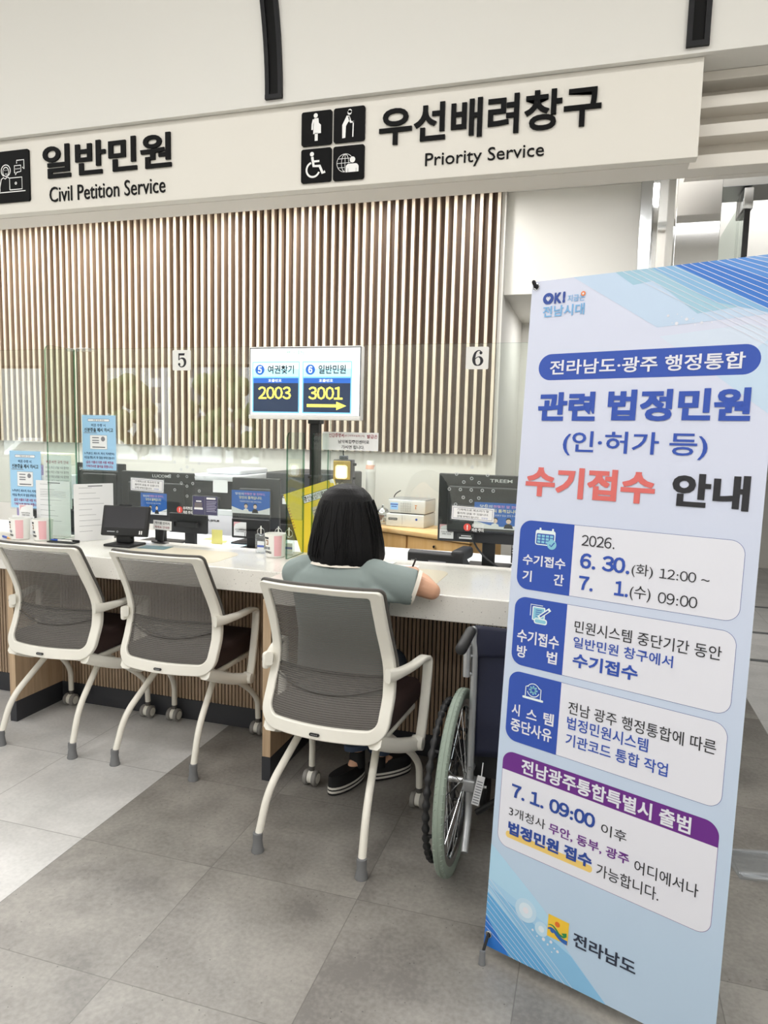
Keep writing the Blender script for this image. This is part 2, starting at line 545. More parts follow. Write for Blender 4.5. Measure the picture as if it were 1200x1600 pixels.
def floor_material():
    m = bpy.data.materials.new('vinyl_tile_floor')
    m.use_nodes = True
    nt = m.node_tree
    N, L = nt.nodes, nt.links
    b = N['Principled BSDF']
    tc = N.new('ShaderNodeTexCoord')
    sp = N.new('ShaderNodeSeparateXYZ')
    L.new(tc.outputs['Object'], sp.inputs[0])
    def math_(op, a, c=None, d=None):
        n = N.new('ShaderNodeMath'); n.operation = op
        for i, q in enumerate((a, c, d)):
            if q is None: continue
            if isinstance(q, (int, float)): n.inputs[i].default_value = q
            else: L.new(q, n.inputs[i])
        return n.outputs[0]
    P = 0.499
    fx = math_('DIVIDE', math_('SUBTRACT', sp.outputs[0], -0.123), P)
    fy = math_('DIVIDE', math_('SUBTRACT', sp.outputs[1], 1.399), P)
    def joint(q):
        fr = math_('FRACT', q)
        dist = math_('MINIMUM', fr, math_('SUBTRACT', 1.0, fr))
        return math_('LESS_THAN', dist, 0.0030)
    jt = math_('MAXIMUM', joint(fx), joint(fy))
    wn = N.new('ShaderNodeTexWhiteNoise'); wn.noise_dimensions = '2D'
    cb = N.new('ShaderNodeCombineXYZ')
    L.new(math_('FLOOR', fx), cb.inputs[0]); L.new(math_('FLOOR', fy), cb.inputs[1])
    L.new(cb.outputs[0], wn.inputs['Vector'])
    off = N.new('ShaderNodeVectorMath'); off.operation = 'ADD'
    sc = N.new('ShaderNodeVectorMath'); sc.operation = 'SCALE'; sc.inputs['Scale'].default_value = 7.0
    L.new(wn.outputs['Color'], sc.inputs[0]); L.new(sc.outputs[0], off.inputs[0]); L.new(tc.outputs['Object'], off.inputs[1])
    def noise(s, d, dist=0.0):
        n = N.new('ShaderNodeTexNoise'); n.inputs['Scale'].default_value = s; n.inputs['Detail'].default_value = d
        n.inputs['Distortion'].default_value = dist; L.new(off.outputs[0], n.inputs['Vector']); return n.outputs['Fac']
    cloud = math_('ADD', math_('MULTIPLY', noise(4.5, 10, 0.3), 0.66), math_('MULTIPLY', noise(75, 5), 0.34))
    def ramp(c0, c1, p0=0.36, p1=0.64):
        r = N.new('ShaderNodeValToRGB')
        r.color_ramp.elements[0].position, r.color_ramp.elements[1].position = p0, p1
        r.color_ramp.elements[0].color, r.color_ramp.elements[1].color = lin(c0), lin(c1)
        L.new(cloud, r.inputs[0]); return r.outputs[0]
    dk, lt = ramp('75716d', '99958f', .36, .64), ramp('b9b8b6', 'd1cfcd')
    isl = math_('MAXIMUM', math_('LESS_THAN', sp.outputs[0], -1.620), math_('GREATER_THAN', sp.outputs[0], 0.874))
    def mix(f, a, c):
        n = N.new('ShaderNodeMix'); n.data_type = 'RGBA'
        L.new(f, n.inputs['Factor'])
        for k, q in (('A', a), ('B', c)):
            if isinstance(q, tuple): n.inputs[k].default_value = q
            else: L.new(q, n.inputs[k])
        return n.outputs['Result']
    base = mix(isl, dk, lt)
    # pores: small dark pits of the concrete pattern
    vo = N.new('ShaderNodeTexVoronoi'); vo.inputs['Scale'].default_value = 42; L.new(off.outputs[0], vo.inputs['Vector'])
    pit = math_('MULTIPLY', math_('LESS_THAN', vo.outputs['Distance'], 0.085), math_('GREATER_THAN', noise(9, 2), 0.50))
    pit = math_('MULTIPLY', pit, math_('SUBTRACT', 1.0, isl))
    base = mix(math_('MULTIPLY', pit, 0.7), base, lin('4a4744'))
    base = mix(math_('MULTIPLY', jt, 0.6), base, lin('5a5653'))
    L.new(base, b.inputs['Base Color'])
    b.inputs['Roughness'].default_value = 0.38
    bp = N.new('ShaderNodeBump'); bp.inputs['Strength'].default_value = 0.08; bp.inputs['Distance'].default_value = 0.004
    L.new(cloud, bp.inputs['Height']); L.new(bp.outputs['Normal'], b.inputs['Normal'])
    return m
def quartz_material():
    m = mat('speckled_quartz', 'e9e6df', 0.12)
    nt = m.node_tree; N, L = nt.nodes, nt.links
    b = N['Principled BSDF']
    tc = N.new('ShaderNodeTexCoord')
    def dots(scale, thr, c, base):
        vo = N.new('ShaderNodeTexVoronoi'); vo.inputs['Scale'].default_value = scale
        L.new(tc.outputs['Object'], vo.inputs['Vector'])
        lt = N.new('ShaderNodeMath'); lt.operation = 'LESS_THAN'; lt.inputs[1].default_value = thr
        L.new(vo.outputs['Distance'], lt.inputs[0])
        mx = N.new('ShaderNodeMix'); mx.data_type = 'RGBA'
        L.new(lt.outputs[0], mx.inputs['Factor'])
        if base is None: mx.inputs['A'].default_value = lin('e9e6df')
        else: L.new(base, mx.inputs['A'])
        mx.inputs['B'].default_value = lin(c)
        return mx.outputs['Result']
    o = dots(60, 0.11, 'a39f98', None)
    o = dots(140, 0.15, 'cfcbc4', o)
    L.new(o, b.inputs['Base Color'])
    return m
def mesh_material():
    m = bpy.data.materials.new('grey_mesh_fabric')
    m.use_nodes = True
    nt = m.node_tree; N, L = nt.nodes, nt.links
    b = N['Principled BSDF']
    b.inputs['Base Color'].default_value = lin('66625e')
    b.inputs['Roughness'].default_value = 0.6
    out = N['Material Output']
    tc = N.new('ShaderNodeTexCoord')
    wv = N.new('ShaderNodeTexWave'); wv.bands_direction = 'Z'; wv.inputs['Scale'].default_value = 46
    wv.inputs['Distortion'].default_value = 0.0
    L.new(tc.outputs['Object'], wv.inputs['Vector'])
    mr = N.new('ShaderNodeMapRange'); mr.inputs['To Min'].default_value = 0.56; mr.inputs['To Max'].default_value = 0.95
    L.new(wv.outputs['Fac'], mr.inputs['Value'])
    tr = N.new('ShaderNodeBsdfTransparent')
    mx = N.new('ShaderNodeMixShader')
    L.new(mr.outputs[0], mx.inputs[0]); L.new(tr.outputs[0], mx.inputs[1]); L.new(b.outputs[0], mx.inputs[2])
    L.new(mx.outputs[0], out.inputs[0])
    return m
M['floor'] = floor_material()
M['quartz'] = quartz_material()
M['mesh'] = mesh_material()

# ------------------------------------------------------------------ the room
def boxo(name, a, m, parent=None, bevel=0):
    return MB().box(*a, m).build(name, parent, smooth=0, bevel=bevel)
S = lambda name, a, m: struct(boxo(name, a, m))
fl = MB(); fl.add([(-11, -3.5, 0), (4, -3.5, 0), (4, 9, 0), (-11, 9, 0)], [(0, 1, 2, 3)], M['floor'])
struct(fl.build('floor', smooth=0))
S('wall_back', (-11, -0.68, 5.06, 5.16, 0, 3.12), M['wall'])
S('trim_1', (-0.68, 4, 5.10, 5.2, 2.41, 3.12), M['wall'])                # header over the passage
S('wall_passage', (-0.78, 0.25, 6.34, 6.44, 0, 2.45), M['wall'])
S('wall_passage_left', (-0.78, -0.68, 5.16, 6.34, 0, 2.45), M['wall'])
S('ceiling_passage', (-0.68, 0.25, 5.2, 6.34, 2.41, 2.45), M['wall'])
S('wall_far', (-11, 4, 8.9, 9, 0, 3.12), M['wall'])
S('wall_right', (4, 4.1, -3.5, 9, 0, 4), M['wall'])
S('wall_left', (-11.1, -11, -3.5, 9, 0, 4), M['wall'])
S('ceiling_desk', (-11, 4, 2.96, 9, 3.1, 3.2), M['wall'])
# barrel vault above the sign
prof = [(2.724, 2.7172), (2.724, 2.742)]
R = 1.163
for k in range(1, 25):
    a = math.radians(90 * k / 24)
    prof.append((2.724 - R * (1 - math.cos(a)), 2.742 + R * math.sin(a)))
vb = MB()
pts = prof + [(-3.5, 3.905)]
v = [(x, y, z) for (y, z) in pts for x in (-11, 4)]
vb.add(v, [(2 * i, 2 * i + 1, 2 * i + 3, 2 * i + 2) for i in range(len(pts) - 1)], M['vault'])
vb.box(-11, 4, 2.7245, 2.98, 2.7172, 2.73, M['vault'])
vb.box(-11, 4, 2.93, 2.99, 2.76, 3.95, M['vault'])
struct(vb.build('ceiling', smooth=40))
# soffit beam carrying the sign
S('trim_2', (-11, 0.262, 2.80, 2.948, 2.387, 2.717), M['louver'])
S('trim_3', (0.262, 4, 2.95, 2.99, 2.387, 2.717), M['louver'])
for k, (z0, z1) in enumerate(((2.684, 2.7165), (2.593, 2.634), (2.496, 2.538), (2.388, 2.434))):
    lv = MB().box(0.20, 4, 2.86, 2.95, z0, z1, M['louver']).build('louver_bar', smooth=0, bevel=0.002)
    tag(lv, ('topmost', 'second highest', 'third highest', 'lowest')[k] + ' white horizontal louver bar beside the right end of the long sign', 'louver', 'louver bars right of the sign')
# window wall behind the visitor, seen as reflections in the counter glass
wins = [(-10.6, -8.75), (-7.6, -6.3), (-6.1, -4.8)]
wb = MB()
xs = [-11] + [q for w in wins for q in w] + [4]
for i in range(0, len(xs), 2):
    wb.box(xs[i], xs[i + 1], -3.6, -3.5, 0, 4, M['wall'])
for w in wins:
    wb.box(w[0], w[1], -3.6, -3.5, 0, 0.9, M['wall'])
    wb.box(w[0], w[1], -3.6, -3.5, 2.42, 4, M['wall'])
struct(wb.build('wall_window_side', smooth=0))
for i, w in enumerate(wins):
    fr = MB()
    for q in (w[0], (w[0] + w[1]) / 2 - .02, w[1] - .04):
        fr.box(q, q + .04, -3.58, -3.52, .9, 2.42, M['dark2'])
    fr.box(w[0], w[1], -3.58, -3.52, .9, .94, M['dark2']); fr.box(w[0], w[1], -3.58, -3.52, 2.38, 2.42, M['dark2'])
    fr.box(w[0], w[1], -3.556, -3.55, .94, 2.38, M['glass'])
    struct(fr.build('window_%d' % (i + 1), smooth=0))

# slatted wall cladding
sl = MB()
sl.box(-6.2, -0.712, 5.045, 5.06, 1.29, 3.09, M['back'])
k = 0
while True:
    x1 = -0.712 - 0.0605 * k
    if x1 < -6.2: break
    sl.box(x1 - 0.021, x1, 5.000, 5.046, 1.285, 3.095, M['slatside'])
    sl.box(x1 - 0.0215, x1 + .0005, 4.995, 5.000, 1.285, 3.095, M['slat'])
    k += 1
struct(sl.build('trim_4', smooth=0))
S('trim_5', (-0.71, -0.68, 5.03, 5.06, 0, 3.1), M['wall'])

# ------------------------------------------------------------------ outside the windows (only reflected)
S('ground_outside', (-30, 14, -30, -3.6, -0.3, -0.2), mat('asphalt', '8f8f8c', 0.9))
leafm = mat('foliage', '5f7a48', 0.8, var=0.5, vscale=14)
bark = mat('bark', '5a4a3c', 0.9)
for i, (x, y, h) in enumerate(((-13.5, -11, 2.6), (-9.8, -12, 3.0), (-6.6, -11, 2.4))):
    t = thing('tree', ['leafy green tree left of the white car outside', 'tallest leafy tree beside the white car outside', 'low leafy tree outside the second window'][i], 'tree', (x, y, -0.2), 'trees outside the windows')
    MB().tube([(x, y, -.2), (x, y, h * .6)], [.14, .09], bark).build('trunk', t)
    b = MB()
    for q in range(70):
        rr = random.uniform(.16, .34)
        qa, qb = random.uniform(0, 2 * PI), random.uniform(-1, 1)
        cx, cy, cz = x + 1.5 * math.cos(qa) * math.sqrt(1 - qb * qb), y + .9 * math.sin(qa), h * .66 + 1.1 * qb
        b.lathe([(rr * math.sin(PI * j / 8) * random.uniform(.9, 1.08) + .01, cz - rr * math.cos(PI * j / 8)) for j in range(9)], (cx, cy, 0), leafm, n=7)
    b.build('crown', t)
facade = mat('pale_facade', 'cfd2da', .8)
nt = facade.node_tree
bk_ = nt.nodes.new('ShaderNodeTexBrick'); tcn = nt.nodes.new('ShaderNodeTexCoord'); mpn = nt.nodes.new('ShaderNodeMapping'); mpn.inputs['Rotation'].default_value = (PI / 2, 0, 0)
bk_.offset = 0; bk_.inputs['Color1'].default_value = bk_.inputs['Color2'].default_value = lin('70757f'); bk_.inputs['Mortar'].default_value = lin('cfd2da')
bk_.inputs['Scale'].default_value = 1; bk_.inputs['Mortar Size'].default_value = .25; bk_.inputs['Brick Width'].default_value = 1.2; bk_.inputs['Row Height'].default_value = 1.3
nt.links.new(tcn.outputs['Object'], mpn.inputs[0]); nt.links.new(mpn.outputs[0], bk_.inputs[0]); nt.links.new(bk_.outputs[0], nt.nodes['Principled BSDF'].inputs['Base Color'])
for i, (x, w, h) in enumerate(((-19, 7, 12), (-10, 6, 9))):
    t = thing('apartment_building', ['broad pale apartment block on the far left outside', 'narrower pale apartment block outside behind the trees'][i], 'building', (x, -26, -.2), 'apartment blocks outside')
    boxo('wall', (x - w / 2, x + w / 2, -28, -26, -.2, h), facade, t); boxo('roof', (x - w / 2 - .2, x + w / 2 + .2, -28.2, -25.8, h, h + .3), M['wall'], t)
t = thing('car', 'white car parked outside between the trees', 'car', (-11.6, -7.2, -.2))
b = MB(Matrix(((1, 0, 0, -13.6), (0, 0, -1, -6.4), (0, 1, 0, -.2), (0, 0, 0, 1))))
b.prism([(0, .3), (.05, .75), (.9, .9), (1.5, 1.38), (2.9, 1.4), (3.6, .95), (4.2, .85), (4.3, .35)], 0, 1.6, mat('car_white', 'f2f3f5', .25))
b.prism([(1.1, .93), (1.6, 1.3), (2.85, 1.32), (3.4, .95)], -.01, 1.61, M['screenoff'])
b.build('body', t, bevel=.03)
for q in (-12.8, -10.15):
    MB().lathe([(.1, -.12), (.33, -.11), (.34, 0), (.33, .11), (.1, .12)], (q, -6.5, .13), M['blackm'], 'Y').build('wheel', t)

# ------------------------------------------------------------------ black linear slots in the vault
for i, (x0, x1, lab) in enumerate(((-1.351, -1.277, 'black recessed ceiling slot above the four pictogram tiles'), (0.218, 0.291, 'black recessed ceiling slot above the right end of the sign'))):
    t = thing('ceiling_slot', lab, 'ceiling slot', (x0, 2.7, 2.76), 'black slots in the vault')
    def strip(a0, a1, off, m, name, z0=2.742):
        b = MB(); vv, ff = [], []
        for k in range(29):
            a = math.radians(70 * k / 28)
            rr = R - off
            y, z = 2.724 - R + rr * math.cos(a), z0 + rr * math.sin(a)
            vv += [(a0, y, z), (a1, y, z)]
            y2, z2 = 2.724 - R + (R + .002) * math.cos(a), z0 + (R + .002) * math.sin(a)
            vv += [(a0, y2, z2), (a1, y2, z2)]
        for k in range(28):
            q = 4 * k
            ff += [(q, q + 1, q + 5, q + 4), (q, q + 4, q + 6, q + 2), (q + 1, q + 3, q + 7, q + 5)]
        ff += [(0, 2, 3, 1)]
        b.add(vv, ff, m)
        return b.build(name, t, smooth=40)
    fr = (x1 - x0) * .24
    sfm = mat('slot_frame_black', '17171a', .5, spec=.3)
    strip(x0, x0 + fr, .012, sfm, 'frame'); strip(x1 - fr, x1, .012, sfm, 'frame')
    strip(x0 + fr, x1 - fr, .004, mat('slot_black', '050505', .6, spec=.2), 'slot')
    boxo('end_cap', (x0, x1, 2.710, 2.723, 2.735, 2.752), sfm, t)

# ------------------------------------------------------------------ the long sign
t = thing('sign_board', 'long cream overhead sign board reading Civil Petition Service and Priority Service', 'sign', (-1.5, 2.775, 2.387))
boxo('board', (-5.2, 0.282, 2.75, 2.80, 2.3885, 2.7165), M['sign'], t, bevel=.002)
F = facing(0, 2.7499, 0)
def letters(body, box, bold, res=4, ext=.008):
    MB(F).text(body, *box, 0, M['black'], bold, ext, res).build('lettering', t, smooth=0)
letters('일반민원', (-2.475, 2.527, -1.806, 2.669), .022)
letters('Civil Petition Service', (-2.445, 2.424, -1.839, 2.490), .0, 3, .004)
letters('우선배려창구', (-0.876, 2.526, -0.048, 2.665), .022)
letters('Priority Service', (-0.689, 2.422, -0.242, 2.484), .0, 3, .004)
def tile(x0, y0, w, draw):
    b = MB(F @ Matrix.Translation((x0, y0, 0)))
    b.rrect(0, 0, w, w, .009, 0, M['black'], thick=.008)
    b.T = F @ Matrix.Translation((x0, y0, .0084)) @ Matrix.Diagonal((w, w, 1, 1))
    draw(b)
    b.build('pictogram_tile', t, smooth=0)
WP = mat('pictogram_white', 'f4f4f2', .5)
def pregnant(b):
    b.disc(.47, .87, .068, 0, WP)
    b.flat([(.42, .79), (.56, .79), (.575, .65), (.645, .585), (.65, .345), (.39, .335)], 0, WP)
    b.line([(.40, .765), (.365, .62), (.36, .46)], .058, 0, WP)
    b.rect(.445, .13, .545, .36, 0, WP)
def elderly(b):
    b.disc(.51, .84, .068, 0, WP); b.disc(.52, .88, .06, 0, WP)
    b.flat([(.42, .76), (.51, .745), (.52, .60), (.47, .57), (.40, .46), (.385, .12), (.285, .115), (.28, .50)], 0, WP)
    b.line([(.49, .72), (.55, .56), (.655, .565)], .06, 0, WP)
    b.line([(.635, .59), (.625, .13)], .036, 0, WP)
def wheel_user(b):
    b.disc(.36, .84, .068, 0, WP)
    b.line([(.37, .76), (.42, .485), (.62, .475), (.72, .26), (.80, .30)], .085, 0, WP)
    b.line([(.40, .62), (.61, .62)], .06, .0002, WP)
    b.ring(.40, .38, .185, .245, 0, WP, 108, 338)
def globe(b):
    b.ring(.39, .5, .258, .272, 0, WP)
    b.ring(.39, .5, .11, .122, 0, WP, ky=2.2)
    for dy in (-.13, 0, .13):
        w = math.sqrt(.265 ** 2 - dy * dy)
        b.line([(.39 - w, .5 + dy), (.39 + w, .5 + dy)], .014, 0, WP)
    b.line([(.39, .235), (.39, .765)], .014, 0, WP)
    b.disc(.63, .575, .10, .0002, M['black']); b.disc(.63, .58, .088, .0004, WP)
    b.rrect(.39, .14, .85, .48, .13, .0002, M['black'], (1, 1, 0, 0))
    b.rrect(.41, .22, .83, .465, .11, .0004, WP, (1, 1, 0, 0))
    b.rect(.487, .22, .497, .33, .0006, M['black']); b.rect(.745, .22, .755, .33, .0006, M['black'])
tile(-1.203, 2.552, .130, pregnant); tile(-1.065, 2.553, .130, elderly)
tile(-1.203, 2.410, .130, wheel_user); tile(-1.065, 2.409, .130, globe)
def clerk(b):
    w = .018
    b.ring(.42, .62, .105, .105 + w, 0, WP, -60, 240); b.ring(.42, .60, .066, .066 + w * .8, 0, WP, ky=1.2)
    b.disc(.40, .63, .009, 0, WP); b.disc(.45, .63, .009, 0, WP); b.line([(.40, .565), (.425, .55), (.45, .565)], .012, 0, WP)
    b.line([(.30, .46), (.36, .49), (.40, .46), (.46, .50), (.50, .47)], w, 0, WP); b.line([(.30, .46), (.26, .30), (.26, .22)], w, 0, WP)
    b.line([(.51, .24), (.51, .47), (.82, .47), (.82, .24), (.51, .24)], w, 0, WP); b.ring(.665, .36, .012, .028, 0, WP)
    b.line([(.2, .20), (.90, .20)], w, 0, WP)
    b.line([(.64, .56), (.64, .70), (.80, .70), (.80, .58), (.70, .57), (.66, .52), (.655, .57), (.64, .57)], w, 0, WP)
    for q in (.68, .72, .76): b.disc(q, .635, .011, 0, WP)
    b.line([(.70, .74), (.70, .80), (.88, .80), (.88, .62), (.84, .66)], w, 0, WP)
tile(-2.778, 2.438, .227, clerk)

# ------------------------------------------------------------------ the service counter
b = MB()
b.prism([(-6, 2.557), (-1.19, 2.557), (-1.19, 2.41), (0.26, 2.41), (0.26, 3.05), (-6, 3.05)], .75, .845, M['quartz'])
tag(b.build('stone_worktop', smooth=0, bevel=.004), 'long speckled white stone counter top in front of the clerks desks', 'worktop')
t = thing('service_counter', 'oak slatted counter base with charcoal plinth below the white counter top', 'counter', (-2, 2.92, 0))
b = MB()
b.box(-6, .22, 2.925, 2.95, .10, .75, M['slatgap'])
x = .22
while x > -6:
    b.box(x - .0122, x, 2.911, 2.926, .10, .7495, M['oakslat'])
    x -= .0183
b.build('slat_panel', t, smooth=0)
boxo('plinth', (-6, .22, 2.908, 2.95, 0, .10), M['plinth'], t)
for (x0, x1, y0) in ((-1.229, -1.193, 2.475), (-2.622, -2.587, 2.605), (-4.02, -3.985, 2.605), (.20, .236, 2.475)):
    p = boxo('end_panel', (x0, x1, y0, 2.910, .10, .7495), M['oak'], t, .0015)
    boxo('plinth', (x0 - .001, x1 + .001, y0 - .001, 2.9075, 0, .0995), M['plinth'], p)
# clerks' desk behind the counter
t = thing('staff_desk', 'white desk top behind the counter carrying monitors and papers', 'desk', (-2, 3.4, 0))
boxo('desk_top', (-6, .18, 3.055, 3.95, .72, .75), mat('desk_white', 'dfe3e6', .4), t)
for q in (-5.9, -4.0, -1.24, .1):
    boxo('leg', (q, q + .04, 3.1, 3.9, 0, .72), M['white'], t)

# glass screens
def glass(name, lab, a, group, dn=None, m=None):
    b = MB(); b.box(*a, m or M['glass'])
    o = b.build(name, smooth=0)
    o.data.materials.append(M['glassedge'])
    dims = [a[1] - a[0], a[3] - a[2], a[5] - a[4]]
    ax = dims.index(min(dims))
    for p in o.data.polygons:
        if abs(p.normal[ax]) < .5: p.material_index = 1
    return tag(o, lab, 'glass screen', group)
G = 'clear glass screens along the counter'
gA = glass('glass_screen', 'clear glass screen at the far left carrying the lower blue notice', (-6, -2.574, 3.026, 3.034, 1.0, 1.803), G)
gB = glass('glass_screen', 'clear glass screen carrying the number 5 plate', (-2.556, -1.304, 3.026, 3.034, 1.0, 1.803), G)
gC = glass('glass_screen', 'clear glass screen carrying the number 6 plate', (-1.170, .25, 3.026, 3.034, 1.0, 1.803), G)
ringm = mat('hole_rim', 'c9ced0', .3)
holem = mat('hole_dark', '30353a', .6)
for g, hs in ((gB, [(-2.014, 1.182), (-1.967, 1.182), (-1.917, 1.181), (-1.869, 1.180), (-1.821, 1.180), (-1.949, 1.148), (-1.885, 1.148), (-1.917, 1.134), (-1.986, 1.113), (-1.917, 1.085), (-1.849, 1.113), (-1.986, 1.249), (-1.849, 1.248), (-1.916, 1.228), (-1.950, 1.215), (-1.884, 1.215), (-1.917, 1.277)]),
              (gC, [(-.510, 1.228), (-.544, 1.211), (-.477, 1.211), (-.607, 1.178), (-.558, 1.178), (-.510, 1.178), (-.462, 1.178), (-.415, 1.178), (-.544, 1.144), (-.510, 1.130), (-.476, 1.144), (-.577, 1.112), (-.442, 1.245), (-.577, 1.245), (-.510, 1.082), (-.442, 1.112), (-.510, 1.277)])):
    for (x, z) in hs:
        b = MB(facing(x, 3.0258, z)); b.ring(0, 0, .0048, .0072, .0003, ringm, n=16)
        b.disc(0, 0, .0048, .0001, M['acryl'], n=12)
        b.build('speech_hole', g, smooth=0)
YZ = Matrix(((0, 0, 1, 0), (1, 0, 0, 0), (0, 1, 0, 0), (0, 0, 0, 1)))
def divider(x, y0, y1, z1, lab):
    r = .03
    P = [(y1, .8455), (y1, z1)] + [(y0 + r - r * math.sin(math.radians(a)), z1 - r + r * math.cos(math.radians(a))) for a in range(0, 91, 10)] + [(y0, .8455)]
    b = MB(YZ)
    b.prism(P, x - .004, x + .004, M['divglass'])
    o = b.build('glass_divider', smooth=0)
    o.data.materials.append(M['glassedge'])
    for p in o.data.polygons:
        if abs(p.normal.x) < .5: p.material_index = 1
    return tag(o, lab, 'glass divider', 'upright glass dividers on the counter')
divider(-2.565, 2.825, 3.025, 1.80, 'tall upright glass divider left of the number 5 plate')
divider(-1.297, 2.84, 3.025, 1.408, 'low upright glass divider left of the yellow folder')
divider(-1.177, 2.84, 3.025, 1.408, 'low upright glass divider just right of the black monitor pole')
o = MB().rbox(-2.60, -2.46, 3.005, 3.05, 1.792, 1.806, M['acryl'], .004).build('glass_clip')
tag(o, 'clear plastic clip joining the tall divider to the glass screen tops', 'clip')

# number plates
def numplate(x0, x1, z0, z1, lab, num):
    b = MB(facing(0, 3.0255, 0))
    b.rrect(x0, z0, x1, z1, .006, 0, M['white'], thick=.003)
    cx, cy, h = (x0 + x1) / 2 + .003, (z0 + z1) / 2, .066
    if num == 5:
        X = lambda u: cx + (u - .5) * .046
        Y = lambda v: cy + (v - .5) * h
        b.flat([(X(.08), Y(1)), (X(.84), Y(1)), (X(.78), Y(.84)), (X(.08), Y(.84))], .0034, M['ink'])
        b.flat([(X(.08), Y(1)), (X(.21), Y(1)), (X(.21), Y(.50)), (X(.08), Y(.50))], .0035, M['ink'])
        P = [(.14, .53), (.35, .63), (.6, .63), (.80, .52), (.87, .33), (.78, .14), (.55, .03), (.30, .04), (.14, .16)]
        Wd = [.05, .10, .20, .30, .30, .22, .12, .10, .10]
    else:
        X = lambda u: cx + (u - .5) * .048
        Y = lambda v: cy + (v - .5) * h
        P = [(.80, .86), (.66, .96), (.46, .95), (.26, .80), (.16, .55), (.15, .33), (.27, .10), (.50, .03), (.74, .10), (.86, .30), (.76, .50), (.55, .57), (.32, .48), (.2, .34)]
        Wd = [.10, .08, .10, .20, .27, .29, .20, .09, .18, .28, .22, .08, .07, .05]
    C = catmull([(p[0], p[1], w) for p, w in zip(P, Wd)], 6)
    b.line([(X(c[0]), Y(c[1])) for c in C], [c[2] * .046 for c in C], .0036, M['ink'])
    b.disc(X(.17 if num == 5 else .76), Y(.21 if num == 5 else .82), .0064, .0037, M['ink'])
    tag(b.build('number_plate', smooth=0), lab, 'number plate', 'white counter number plates')
numplate(-1.991, -1.892, 1.694, 1.791, 'white plate with black number 5 stuck to the glass', 5)
numplate(-.554, -.457, 1.694, 1.788, 'white plate with black number 6 stuck to the glass', 6)

# call number screen on a pole
t = thing('call_display', 'white call display on a black pole showing numbers 2003 and 3001', 'screen', (-1.30, 3.17, .75))
DT = Matrix.Translation((0, 2.93, 0))
MB(DT).rbox(-1.531, -.990, 0, .035, 1.466, 1.788, M['white'], .006).build('housing', t)
MB(DT).rbox(-1.529, -.992, -.008, .001, 1.4665, 1.485, M['white'], .003).build('bezel', t)
em = lambda n, c, e=1.0: mat(n, c, .3, emit=e)
sw, sc1, sb, sd, sy, sg = em('screen_white', 'f8fdff', .75), em('screen_cyan', 'b8ecf8', .7), em('screen_blue', '2d62b8', .8), em('screen_navy', '2b3850', .7), em('screen_yellow', 'fff36a', .9), em('screen_rim', '76bfe0', .7)
st_ = em('screen_text', '1c242e', .1)
b = MB(DT @ facing(0, -.0003, 0))
b.rect(-1.527, 1.484, -.994, 1.784, .0003, M['blackm'])
b.rect(-1.523, 1.486, -.998, 1.780, .0006, sw)
b.text('생명의 땅 으뜸 전남', -1.345, 1.752, -1.260, 1.769, .0012, em('screen_green', '6fae8a', .6), .01, res=1)
for (x0, num, lab, call) in ((-1.514, '5', '여권찾기', '2003'), (-1.268, '6', '일반민원', '3001')):
    w = .233
    b.rrect(x0, 1.494, x0 + w, 1.722, .004, .0008, sg)
    b.rect(x0 + .004, 1.655, x0 + w - .004, 1.718, .001, sc1)
    b.rect(x0 + .004, 1.690, x0 + w - .004, 1.718, .0011, em('screen_pale', 'dcf8fd', .75))
    b.rect(x0 + .006, 1.500, x0 + w - .006, 1.649, .001, sd)
    b.rect(x0 + .006, 1.627, x0 + w - .006, 1.649, .0012, sb)
    b.disc(x0 + .038, 1.686, .0225, .0014, sb)
    b.text(num, x0 + .028, 1.671, x0 + .048, 1.702, .0016, sw, .03)
    b.text(lab, x0 + .077, 1.668, x0 + .205, 1.706, .0016, st_, .02)
    b.text('호출번호', x0 + .080, 1.632, x0 + .146, 1.645, .0016, sw, .015, res=1)
    b.text(call, x0 + .030, 1.555, x0 + .192, 1.612, .0016, sy, .018)
b.flat([(-1.245, 1.522), (-1.105, 1.522), (-1.105, 1.510), (-1.058, 1.5285), (-1.105, 1.547), (-1.105, 1.535), (-1.245, 1.535)], .0016, sy)
b.build('screen', t, smooth=0)
MB().box(-1.322, -1.276, 3.15, 3.19, .762, 1.60, M['blackm']).build('pole', t, bevel=.003)
MB().tube([(-1.298, 3.17, 1.57), (-1.245, 2.962, 1.60)], .014, M['blackm'], 10).build('arm', t); MB().rbox(-1.329, -1.269, 3.14, 3.20, 1.452, 1.505, M['blackm'], .004).build('bracket', t); MB().rbox(-1.327, -1.271, 3.142, 3.198, 1.19, 1.205, M['blackm'], .003).build('bracket', t)
MB().rbox(-1.40, -1.20, 3.13, 3.25, .7505, .762, M['blackm'], .004).build('base_plate', t)

